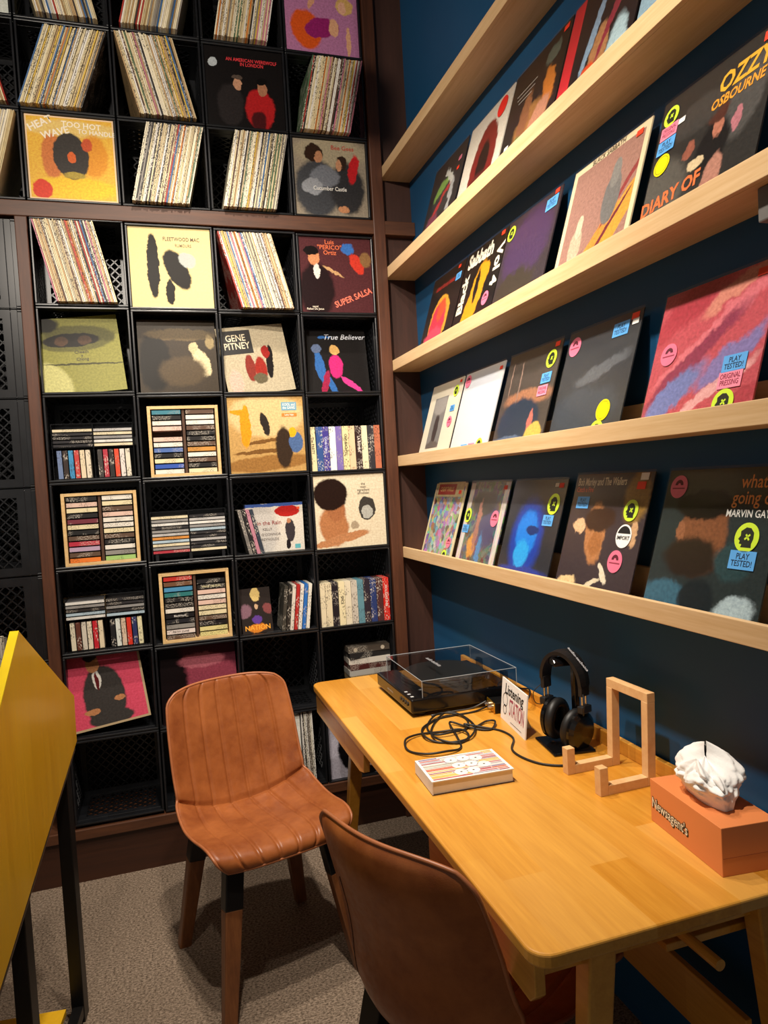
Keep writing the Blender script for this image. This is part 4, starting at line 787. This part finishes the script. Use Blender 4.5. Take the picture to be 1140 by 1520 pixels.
def make_chair():
    e = empty('dining_chair')
    nu, nv = 112, 100
    us, vs, Pg, Ng = chair_grid(nu, nv)
    front = []
    for j, v in enumerate(vs):
        row = []
        for i, u in enumerate(us):
            hw = interp(PROF, v, 3); d = min(abs(u - L_) for L_ in LINES) * hw
            edge = min(1, (1 - abs(u)) / .05) * min(1, v / .03) * min(1, (1 - v) / .03); edge = max(0, edge)
            h = -.0065 * math.exp(-(d / .0042) ** 2) * (edge if abs(u) > .9 else min(1, min(v, 1 - v) / .03))
            h += .006 * math.sqrt(max(0, edge)) - .010 * math.exp(-((v - VC) / .012) ** 2) * edge
            row.append(Pg[j][i] + Ng[j][i] * h)
        front.append(row)
    jc = int(round(VC * nv))
    def grid_mb(rows, flip=False):
        m = MB(); w = len(rows[0]); m.v = [tuple(p) for r in rows for p in r]
        for j in range(len(rows) - 1):
            for i in range(w - 1):
                f = (j * w + i, j * w + i + 1, (j + 1) * w + i + 1, (j + 1) * w + i); m.f.append(f[::-1] if flip else f)
        return m
    grid_mb(front[:jc + 1]).build('seat', M['leather'], e, smooth=True)
    grid_mb(front[jc:]).build('backrest', M['leather'], e, smooth=True)
    back = []
    for j, v in enumerate(vs[::2]):
        row = []
        for i, u in enumerate(us[::2]):
            t = (.026 + .034 * math.exp(-((v - .62) / .10) ** 2)) * max(0, 1 - abs(u) ** (2.6 if v > .7 else 1.5 + 1.1 * max(0, (v - .5) / .2))) * max(0, min(1, v / .10)) ** .5 * max(0, min(1, (1 - v) / .09)) ** .5
            row.append(Pg[j * 2][i * 2] - Ng[j * 2][i * 2] * t)
        back.append(row)
    sh = grid_mb(back, True).build('outer_shell', M['leather'], e, smooth=True)
    loop = [chair_point(-1 + 2 * i / 40, 0) for i in range(40)] + [chair_point(1, i / 60) for i in range(60)] + [chair_point(1 - 2 * i / 40, 1) for i in range(40)] + [chair_point(-1, 1 - i / 60) for i in range(60)]
    MB().tube(loop, .0045, 8, closed=True).build('piping', M['piping'], e, smooth=True)
    for uu in (.52,):                   # stitched seam down the outer shell
        pts = []
        for k in range(24):
            v = .86 - .24 * k / 23; p = chair_point(uu, v); du = chair_point(uu + .01, v) - chair_point(uu - .01, v); dv = chair_point(uu, v + .004) - chair_point(uu, v - .004)
            pts.append(p - du.cross(dv).normalized() * ((.026 + .034 * math.exp(-((v - .62) / .10) ** 2)) * (1 - abs(uu) ** (2.6 if v > .7 else 1.5 + 1.1 * max(0, (v - .5) / .2))) + .0004))
        MB().tube(pts, .0011, 5).build('seam', flat('3c1c0c', .6), sh)
    for sx in (-1, 1):
        for sy in (-1, 1):
            top = Vector((sx * .150, sy * .155 + .0, .425)); foot = Vector((sx * .212, sy * .222, 0)); mid = top + (foot - top) * .28
            lg = MB().obox(mid, foot, .052, .042, (0, 1, 0), .038, .032).build('leg', M['legwood'], e, bevel=.004)
            MB().obox(top, mid + (mid - top) * .02, .054, .044, (0, 1, 0), .0535, .0435).build('bracket', M['blackmetal'], lg, bevel=.003)
    MB().box(-.155, .155, -.16, -.135, .408, .424).box(-.155, .155, .12, .145, .395, .408).box(-.012, .012, -.16, .145, .40, .415).build('seat_frame', M['blackmetal'], e)
    return e
def dup(root):
    r = root.copy(); COL.objects.link(r)
    for ch in list(root.children):
        c = ch.copy(); COL.objects.link(c); c.parent = r
        for g in list(ch.children):
            d = g.copy(); COL.objects.link(d); d.parent = c
    return r
ch1 = make_chair(); ch1.location = (-.712, -.720, 0); ch1.rotation_euler = (0, 0, math.atan2(.24, .96))
tag(ch1, 'tan leather chair with channel stitching standing clear of the desk, seat in view', 'chair', 'tan leather chairs at the desk')
ch2 = dup(ch1); ch2.location = (-.362, -1.605, 0); ch2.rotation_euler = (0, 0, math.atan2(.44, .9) + R(90))
tag(ch2, 'tan leather chair pushed under the desk edge, seen from behind', 'chair', 'tan leather chairs at the desk')

# ------------------------------------------------------------------ yellow record bin
A_, B_ = Vector((-1.232, -.79)), Vector((-1.283, -1.2)); dirv = (B_ - A_).normalized(); nrm = Vector((-dirv.y, dirv.x))   # plane through both legs
if nrm.x < 0: nrm = -nrm
def onbin(u, v):
    d = pray(u, v); n3 = Vector((nrm.x, nrm.y, 0)); q0 = Vector((A_.x, A_.y, 0)); t = (q0 - CAMPOS).dot(n3) / d.dot(n3); q = CAMPOS + d * t
    return ((Vector((q.x, q.y)) - A_).dot(dirv), q.z)
pa, pb, pc, pd, pe_ = onbin(28, 937), onbin(110, 1033), onbin(114, 1100), onbin(0, 1470), onbin(0, 1050)
def ext(p, q, s): k = (s - p[0]) / (q[0] - p[0]); return (s, p[1] + (q[1] - p[1]) * k)
send = .98
poly = [pa, pb, pc, ext(pc, pd, send), ext(pa, pe_, send)]
be = empty('record_bin', (A_.x, A_.y, 0), math.atan2(dirv.y, dirv.x)); tag(be, 'yellow panelled record bin on black legs beside the crates', 'record bin')
# local x along the panel towards the viewer, local y = +90deg: find sign so that the bin lies towards -x of the room
sgn = 1 if Vector((-dirv.y, dirv.x)).x < 0 else -1
MB().prism(poly, lambda p: (p[0], 0, p[1]), lambda p: (p[0], sgn * .018, p[1])).build('end_panel', M['brass'], be)
MB().obox((pa[0], sgn * .0095, pa[1]), (poly[4][0], sgn * .0095, poly[4][1]), .0195, .004, (0, 0, 1)).build('edge_strip', M['yellowedge'], be)
MB().obox((poly[3][0], sgn * .014, poly[3][1] - .012), (pc[0] + .01, sgn * .014, pc[1] - .012), .02, .022, (0, 0, 1)).build('under_rail', flat('5c5044', .5), be)
LB = (B_ - A_).length
for s in (-.005, LB):
    MB().box(s - .024, s + .024, sgn * .02, sgn * .055, 0, .86 if s < .1 else .62).build('leg', M['blackmetal'], be, bevel=.002)
MB().box(.02, LB - .02, sgn * .022, sgn * .05, .02, .05).build('foot_bar', M['blackmetal'], be)
MB().box(.05, LB + .3, sgn * .06, sgn * .5, .055, .07).build('lower_shelf', M['brass'], be)
MB().box(pb[0], send, sgn * 1.2, sgn * 1.22, .5, .9).build('far_panel', M['brass'], be)
fl = [(pb[0] + .02, pc[1] + .005), (send - .02, ext(pc, pd, send)[1] + .03)]
MB().obox((fl[0][0], sgn * .62, fl[0][1]), (fl[1][0], sgn * .62, fl[1][1]), 1.18, .015, (0, 0, 1)).build('bin_floor', M['brass'], be)
for k, s in enumerate((.30, .62)):
    MB().obox((s - .09, sgn * .62, pa[1] - .06), (s + .0, sgn * .62, .62), 1.16, .012, (1, 0, 0)).build('divider', flat('b88a14', .5), be)
# sleeves standing in the bin, behind the end panel
bm4 = be.matrix_basis
rot = Matrix.Rotation(math.atan2(dirv.y, dirv.x), 3, 'Z')
def binpt(s, t, z): return Vector((A_.x, A_.y, 0)) + rot @ Vector((s, sgn * t, 0)) + Vector((0, 0, z))
sl = MB().box(-.0025, .0025, 0, RS, 0, RS).mesh('record_sleeve', M['recspine'])
zb = .86
cardm = M['pagepaper']
for i in range(26):
    s = pa[0] - .16 + i * .017
    topz = pa[1] + (-.012 if s < pa[0] else -.01) - abs(s - pa[0]) * (.50 if s < pa[0] else .34) + random.uniform(-.004, .012)
    o = bpy.data.objects.new('record_sleeve', sl); COL.objects.link(o)
    p_ = binpt(s, .03 + random.uniform(0, .006) + RS, topz - RS)
    o.location = p_; o.rotation_euler = (0, 0, math.atan2(dirv.y, dirv.x) + (math.pi if sgn > 0 else 0)); o.color = c4(random.choice(['d9d2c0', 'e2ded6', 'c8c0ae', '8d877e', 'e6dcc0']))
    tag(o, 'pale record sleeve standing in the yellow bin', 'record', 'records in the yellow bin')
cp = binpt(pa[0] + .06, .04, pa[1] + .035)
dc = MB().box(-.0015, .0015, 0, .30, -.35, 0).build('divider_card', M['pagepaper'], bevel=.001)
dc.location = cp + rot @ Vector((0, 0 if sgn > 0 else -.30, 0)); dc.rotation_euler = (0, 0, math.atan2(dirv.y, dirv.x))
tag(dc, 'cream divider card sticking up between records in the yellow bin', 'card')

# ------------------------------------------------------------------ things on the desk
# turntable
tt = empty('turntable', (-.050, -.668, TZ)); tag(tt, 'black turntable with a clear lid at the far end of the desk', 'turntable')
hx, hy = .182, .188
MB().box(-hx, hx, -hy, hy, .014, .060).build('plinth', M['blackgloss'], tt, bevel=.006, seg=3)
for sx in (-1, 1):
    for sy in (-1, 1): MB().lathe([(.022, 0), (.026, .004), (.026, .014)], 'Z', (sx * .14, sy * .145, 0), 20).build('foot', M['rubber'], tt)
MB().lathe([(.142, .060), (.147, .062), (.147, .074), (.142, .076)], 'Z', (.015, .03, 0), 56).build('platter', flat('4c4c4e', .3, metal=.8), tt, smooth=False)
MB().lathe([(.140, .0762), (.140, .079)], 'Z', (.015, .03, 0), 56).build('mat', flat('141414', .8), tt)
ta = MB().tube([(.12, -.145, .09), (.05, -.148, .092), (-.03, -.135, .090), (-.055, -.12, .086)], .0045, 10).build('tonearm', flat('2c2c2e', .3, metal=.4), tt)
MB().lathe([(.026, .060), (.024, .085), (.012, .094)], 'Z', (.115, -.145, 0), 24).build('tonearm_base', M['blackgloss'], tt)
lid = MB()
lx0, lx1, ly0, ly1, lz0, lz1 = -.142, hx + .012, -hy + .002, hy - .002, .061, .115
w_ = .0025
lid.box(lx0, lx1, ly0, ly1, lz1 - w_, lz1); lid.box(lx0, lx0 + w_, ly0, ly1, lz0, lz1 - w_); lid.box(lx1 - w_, lx1, ly0, ly1, lz0, lz1 - w_); lid.box(lx0 + w_, lx1 - w_, ly0, ly0 + w_, lz0, lz1 - w_); lid.box(lx0 + w_, lx1 - w_, ly1 - w_, ly1, lz0, lz1 - w_)
ld = lid.build('dust_cover', M['lid'], tt)
eb = MB()
cs_ = [(lx0, ly0), (lx1, ly0), (lx1, ly1), (lx0, ly1)]
for k in range(4):
    a_, b_ = cs_[k], cs_[(k + 1) % 4]
    eb.tube([(a_[0], a_[1], lz1), (b_[0], b_[1], lz1)], .0011, 6); eb.tube([(a_[0], a_[1], lz0), (a_[0], a_[1], lz1)], .0011, 6)
eb.build('edge_highlight', flat('9aa2a8', .15), ld)  # pale tubes put a painted highlight along the lid edges
ll = lettering(ld, 'audio-technica', .022, .02, 0, 'a8a8ac'); ll.location = (-.02, .02, lz1 + .0005); ll.rotation_euler = (0, 0, R(-90)); ll.scale = (.022, .022, .022)
for yy in (-.10, .10): MB().box(hx + .002, hx + .016, yy - .016, yy + .016, .03, .085).build('hinge', M['smoke'], tt)
for k in range(4):
    MB().lathe([(.0065, -.003), (.0065, 0)], 'X', (-hx, -.085 - k * .022, .038), 16).build('button', M['rubber'], tt)
for k in range(3): MB().box(-.172, -.162, -.10 - k * .03, -.09 - k * .03, .060, .0606).build('mark', flat('b8b8b8', .5), tt)
ll = lettering(tt, 'audio-technica', .011, 0, 0, 'b0b0b0', name='nameplate'); ll.location = (-hx - .0006, .03, .036); ll.rotation_euler = (R(90), 0, R(-90)); ll.scale = (.011,) * 3
# small preamp box with gold end
pe = empty('preamp_box', (.055, -.905, TZ)); tag(pe, 'small black audio box with a gold end behind the sign', 'audio box'); pe.rotation_euler = (0, 0, R(-8))
MB().box(-.03, .06, -.035, .035, .002, .034).build('case', M['blackmetal'], pe, bevel=.002)
MB().box(-.033, -.030, -.036, .036, .001, .035).build('end_plate', flat('c8941c', .25, metal=.8), pe)
for yy in (-.015, .015): MB().lathe([(.006, -.014), (.007, 0)], 'X', (-.033, yy, .02), 14).build('jack', M['chrome'], pe)
# sign
sp0, sp1 = onp(743, 1064, 2, TZ), onp(779, 1099, 2, TZ); sl_ = (sp1 - sp0).length
sg = empty('sign_card', (sp0 + sp1) / 2, math.atan2(sp1.y - sp0.y, sp1.x - sp0.x)); tag(sg, 'white hand-drawn listening sign standing between turntable and headphones', 'sign')
cardo = MB().box(-sl_ / 2, sl_ / 2, 0, .004, 0, .128).build('card', M['whitepaper'], sg); cardo.rotation_euler = (R(-6), 0, 0)
MB().prism([(0, 0), (.05, 0), (.012, .10)], lambda p: (-.02, p[0] + .004, p[1]), lambda p: (.02, p[0] + .004, p[1])).build('easel_back', M['whitepaper'], sg)
lettering(cardo, 'Listening', .044, .002, .100, '1c1a1c', shear=.1, bold=.02)
lettering(cardo, 'STATION', .052, .030, .052, 'a8485c', bold=.01, sx=.70).scale = (.030, .070, .05)
lettering(cardo, '~~~~~~~~~~', .016, .03, .012, '4c4448')
dd = MB()
for (cx_, cz_, rr) in ((-.070, .066, .020), (-.070, .036, .014)):
    for k in range(16):
        a0, a1 = 2 * math.pi * k / 16, 2 * math.pi * (k + 1) / 16
        dd.obox((cx_ + rr * math.cos(a0), -.0006, cz_ + rr * math.sin(a0)), (cx_ + rr * math.cos(a1), -.0006, cz_ + rr * math.sin(a1)), .002, .0004, (0, 1, 0))
dd.build('doodle', flat('2c2a2c', .6), cardo)
# headphone stand and headphones
hb = Vector((.074, -1.258, TZ))
hs = empty('headphone_stand', hb, R(-8)); tag(hs, 'black headphone stand with a flat base on the desk', 'stand')
MB().box(-.060, .060, -.070, .070, 0, .008).build('base', M['blackgloss'], hs, bevel=.004)
MB().box(.030, .046, -.012, .012, .008, .242).build('post', M['blackgloss'], hs, bevel=.003)
arc = [(-.045, .238), (-.03, .246), (0, .250), (.03, .246), (.045, .238)]
MB().prism(arc + [(.045, .228), (-.045, .228)], lambda p: (.046 - .075, p[0] * .5, p[1]), lambda p: (.046, p[0] * .5, p[1])).build('cradle', M['blackgloss'], hs, bevel=.003)
hp = empty('headphones', (hb.x + .004, hb.y - .005, TZ + .012)); tag(hp, 'black over-ear headphones hanging on the stand', 'headphones')
hdir = Vector((.35, -.94, 0)).normalized(); hp.rotation_euler = (0, 0, math.atan2(hdir.y, hdir.x))
HR = .064
def bandpt(a, r=HR, zc=.170): return Vector((r * math.cos(a), 0, zc + .080 * (r / HR) * math.sin(a)))
bm = MB(); rows = []
for k in range(25):
    a = math.pi * (1 - k / 24) ; c = bandpt(a); n = Vector((math.cos(a), 0, math.sin(a)))
    wd = .019 + .005 * math.sin(a)
    rows.append([c + Vector((0, -wd, 0)) - n * .004, c + Vector((0, wd, 0)) - n * .004, c + Vector((0, wd, 0)) + n * .006, c + Vector((0, 0, 0)) + n * .009, c + Vector((0, -wd, 0)) + n * .006])
vsb = [v for r_ in rows for v in r_]; fsb = []
for k in range(24):
    for i in range(5): fsb.append((k * 5 + i, k * 5 + (i + 1) % 5, (k + 1) * 5 + (i + 1) % 5, (k + 1) * 5 + i))
fsb += [tuple(range(4, -1, -1)), tuple(range(120, 125))]
bm.add(vsb, fsb); hbnd = bm.build('headband', flat('141314', .45), hp, smooth=False)
lt = lettering(hbnd, 'audio-technica', .016, 0, 0, 'c8c8cc', bold=.01); a = R(48); c = bandpt(a, HR + .0098 * 1); lt.location = c + Vector((.001, 0, .001)); lt.rotation_euler = (0, R(90 - 48), R(0)); lt.scale = (.014, .014, .014)
lt.rotation_euler = Matrix(((0, math.sin(a), math.cos(a)), (1, 0, 0), (0, math.cos(a) * -1 * -1, math.sin(a)))).to_euler() if False else (0, R(42), R(0))
for sg_ in (-1, 1):
    x = sg_ * HR
    MB().box(x - .006, x + .006, -.017, .017, .142, .176).build('slider_housing', flat('1a1919', .5), hp, bevel=.002)
    MB().tube([(x, -.008, .108), (x, -.008, .144)], .003, 10).build('slider_rod', M['chrome'], hp); MB().tube([(x, .008, .108), (x, .008, .144)], .003, 10).build('slider_rod', M['chrome'], hp)
    MB().box(x - .010, x + .010, -.020, .020, .096, .116).build('yoke', flat('1a1919', .45), hp, bevel=.003)
    tilt_ax = Vector((sg_, -.10, -.10 if sg_ > 0 else .05)).normalized(); e2 = tilt_ax.cross(Vector((0, 0, 1))).normalized(); e1 = e2.cross(tilt_ax)
    cc = Vector((x * .62, 0, .060 if sg_ < 0 else .042))
    cup = MB().lathe([(.041, -.002), (.050, .004), (.050, .012), (.040, .021), (.014, .024)], (e1 * 1.12, e2, tilt_ax), cc, 36).build('ear_cup', M['blackgloss'], hp, smooth=False)
    pad = MB()
    ring = [cc - tilt_ax * .010 + (e1 * 1.12 * math.cos(t) + e2 * math.sin(t)) * .040 for t in [2 * math.pi * k / 36 for k in range(36)]]
    pad.tube(ring, .0135, 12, closed=True); pad.build('ear_pad', flat('121111', .5), hp, smooth=True)
    rg = [cc + tilt_ax * .0205 + (e1 * 1.12 * math.cos(t) + e2 * math.sin(t)) * .030 for t in [2 * math.pi * k / 32 for k in range(32)]]
    MB().tube(rg, .0016, 6, closed=True).build('trim_ring', flat('38383a', .3, metal=.5), cup)
    MB().tube(smoothcurve([(x + sg_ * .008, -.014, .150), (x + sg_ * .022, -.03, .128), (x + sg_ * .018, -.028, .10), (x + sg_ * .006, -.015, .094)], 6), .0012, 6).build('lead', M['rubber'], hp)
# cables on the desk
zc = TZ + .0035
loopuv = [(735, 1048), (705, 1056), (672, 1062), (648, 1068), (628, 1082), (630, 1096), (652, 1102), (690, 1100), (705, 1088), (700, 1072), (680, 1062), (650, 1063), (634, 1078), (645, 1092), (672, 1090), (694, 1080), (690, 1066), (664, 1060), (646, 1072), (640, 1090), (652, 1101), (682, 1103), (696, 1094), (684, 1086), (655, 1086), (620, 1092), (602, 1102), (606, 1114), (632, 1121), (662, 1119), (684, 1110), (678, 1094), (668, 1075), (700, 1080), (722, 1072), (735, 1074), (728, 1083), (700, 1082), (690, 1078), (720, 1080), (745, 1085), (762, 1096), (760, 1112), (775, 1124), (805, 1134), (840, 1136), (850, 1128)]
pts = []
for i, (u, v) in enumerate(loopuv):
    p_ = onp(u, v, 2, zc); p_.z = zc + .0035 * (i % 3) * (1 if 3 < i < 40 else 0) + (.012 if i == 0 else 0); pts.append(p_)
cb = MB().tube(smoothcurve(pts, 6), .0032, 7).build('headphone_cable', M['rubber'], smooth=True); tag(cb, 'black cable lying in loose loops on the desk', 'cable')
pts = [tt.matrix_basis @ Vector((.194, -.12, .04)), Vector((.168, -.83, TZ + .035)), Vector((.165, -.90, TZ + .05)), Vector((.13, -.955, TZ + .04)), Vector((.118, -.925, TZ + .02))]
cb2 = MB().tube(smoothcurve(pts, 8), .003, 7).build('signal_cable', M['rubber'], smooth=True); tag(cb2, 'short black cable curling behind the turntable', 'cable')
pts = [onp(u, v, 2, zc) for u, v in ((640, 1062), (672, 1056), (700, 1051), (722, 1048))]
pts[-1].z = TZ + .02
cb3 = MB().tube(smoothcurve(pts, 6), .0026, 7).build('audio_lead', flat('4c4a48', .35), smooth=True); tag(cb3, 'thin grey lead plugged into the gold-ended audio box', 'cable')
# book
bo = empty('book', (-.265, -1.335, TZ), R(-3)); tag(bo, 'thick paperback with coloured stripes on its cover, lying on the desk', 'book')
bw, bd, bh = .107, .070, .034
MB().box(-bw + .003, bw - .003, -bd + .003, bd - .002, .0022, bh - .002).build('pages', M['pagepaper'], bo)
cv = MB().box(-bw, bw, -bd, bd, bh - .002, bh).build('front_cover', M['whitepaper'], bo); MB().box(-bw, bw, -bd, bd, 0, .0022).build('back_cover', flat('3c2420', .5), bo); MB().box(-bw, -bw + .003, -bd, bd, .0022, bh - .002).build('spine', M['whitepaper'], bo)
cols_ = ['a88c90', 'b8605c', 'd8a850', 'a8a4b0', 'b04c54', 'd8b860', '8c7c98', 'c86c50', 'b0a898', '9c4850']
for k in range(15):
    y = -bd + .006 + k * .0088; xa = -.100
    while xa < .095:
        xb = min(.100, xa + random.uniform(.05, .14))
        MB().box(xa, xb - .001, y, y + random.uniform(.0045, .0078), bh, bh + .0003).build('printed_stripe', flat(random.choice(cols_ + ['e6e0d8', 'cfc8c0']), .4), cv)
        xa = xb
for k, (x, y) in enumerate(((-.02, -.04), (.012, -.04), (-.012, 0.0), (.022, .0), (-.02, .038), (.014, .04), (.045, .03), (.05, -.015))):
    MB().lathe([(.017, bh + .0003), (.017, bh + .0006)], 'Z', (x, y, 0), 20).build('printed_disc', flat('eceae6', .4), cv)
    MB().lathe([(.003, bh + .0006), (.003, bh + .0008)], 'Z', (x, y, 0), 10).build('printed_dot', flat('5c5450', .4), cv)
# wooden record stand
ws = empty('record_stand', (.045, -1.488, TZ), R(1)); tag(ws, 'small beech wood display stand for a record, empty, on the desk', 'stand')
S_ = .0225
for yy in (-.068, .068):
    MB().box(-.046, .064, yy - S_ / 2, yy + S_ / 2, 0, S_).build('foot_rail', M['standwood'], ws, bevel=.001)
    MB().box(-.046 - S_, -.046, yy - S_ / 2, yy + S_ / 2, 0, .066).build('front_stub', M['standwood'], ws, bevel=.001)
    MB().obox((.064 + S_ / 2, yy, 0), (.064 + S_ / 2 + .006, yy, .200), S_, S_, (0, 1, 0)).build('upright', M['standwood'], ws, bevel=.001)
MB().box(.0705, .0705 + S_, -.068 - S_ / 2, .068 + S_ / 2, .200, .200 + S_).build('cross_bar', M['standwood'], ws, bevel=.001)
# tissue box
t0, t1 = onp(967, 1217, 2, TZ), onp(1073, 1303, 2, TZ)
ta_ = math.atan2(t1.y - t0.y, t1.x - t0.x); tl = (t1 - t0).length
tb = empty('tissue_box', (t0 + t1) / 2, ta_); tag(tb, 'orange tissue box with printed name, nearest the desk end', 'tissue box')
bh_ = .092; bdp = .118
MB().box(-tl / 2, tl / 2, 0, bdp, 0, bh_).build('carton', M['orange_card'], tb, bevel=.0012)
MB().lathe([(1, 0), (1, .0004)], (Vector((.062, 0, 0)), Vector((0, .022, 0)), Vector((0, 0, 1))), (0.0, bdp / 2, bh_), 36).build('slot', flat('e8e4de', .6), tb)
MB().box(tl / 2 - .0002, tl / 2 + .0004, .002, bdp - .002, .034, .0346).build('flap_seam', flat('8c401c', .6), tb)
for dx, dz, col, bld, yy in ((.0016, -.0016, '1c1a14', .05, -.0004), (0, 0, '1c1a14', .055, -.0006), (0, 0, 'f0e8d0', .012, -.0010)):
    l_ = lettering(tb, "Newsagent's", .030, dx - .048, .040 + dz, col, y=yy, bold=bld, sx=.82)
    l_.rotation_euler = (R(90), R(3), 0)
ts = empty('tissue', tb.matrix_basis @ Vector((0, bdp / 2, bh_ + .0004)), ta_); tag(ts, 'crumpled white tissue pulled up from the orange box', 'tissue')
def tissue_mesh(R0_, R1_, H_, seed, nf, amp, curl, off):
    m = MB(); nu_, nv_ = 120, 34; rnd = random.Random(seed)
    ph = [rnd.uniform(0, 6.28) for _ in range(12)]
    tri = lambda a: 2 / math.pi * math.asin(math.sin(a) * .93)
    for j in range(nv_ + 1):
        t = j / nv_
        prof = R0_ + (R1_ - R0_) * math.sin(min(1, t * 1.15) * math.pi / 2) ** 1.2 - curl * R1_ * max(0, (t - .35) / .65) ** 2.1
        for i in range(nu_):
            th = 2 * math.pi * i / nu_
            fold = amp * (tri(nf * th + ph[0] + 1.4 * t) + .55 * tri((nf + 4) * th + ph[1] - 2.2 * t) + .30 * tri((2 * nf + 3) * th + ph[2] + 3 * t))
            r_ = max(.0012, prof * (1 + fold * (.35 + .75 * t)))
            qv = Vector((math.cos(th) * .05, math.sin(th) * .05, .08 * t + seed))
            cr = (abs(mnoise.noise(qv * 42)) * .30 + abs(mnoise.noise(qv * 95)) * .16 - .14) * min(1, t * 3)
            r_ = max(.0012, r_ * (1 + cr))
            hh = H_ * (1 + .20 * math.sin(th + ph[3]) + .12 * tri(3 * th + ph[4]))
            m.v.append((r_ * math.cos(th) + off[0] * t, r_ * (.40 + .32 * math.sin(min(1, t * 1.6) * 1.57)) * math.sin(th) + off[1] * t, hh * t ** .85 + .003 * tri(9 * th + 7 * t + ph[5]) * t))
    for j in range(nv_):
        for i in range(nu_): m.f.append((j * nu_ + i, j * nu_ + (i + 1) % nu_, (j + 1) * nu_ + (i + 1) % nu_, (j + 1) * nu_ + i))
    return m
def m_tissue():
    t = NT('white_tissue'); t.p(.8, spec=.2); t.b.inputs['Base Color'].default_value = (.92, .91, .89, 1); t.b.inputs['Subsurface Weight'].default_value = 0
    n = t.noise(t.coord(), 60, 4, .7); t.bump(n.outputs[0], .4, .003)
    return t.m
M['tissue'] = m_tissue()
tissue_mesh(.066, .088, .090, 5, 3, .16, .97, (-.012, .004)).build('sheet', M['tissue'], ts, smooth=True)
tissue_mesh(.044, .052, .070, 11, 4, .30, .96, (.004, -.026)).build('inner_fold', M['tissue'], ts, smooth=True)
tip = MB(); q = smoothcurve([(.035, -.01, .05), (.052, -.016, .056), (.066, -.018, .050), (.074, -.020, .046)], 5)
tip.tube(q, .010, 8, r1=.0015); tip.build('corner', M['tissue'], ts, smooth=True)
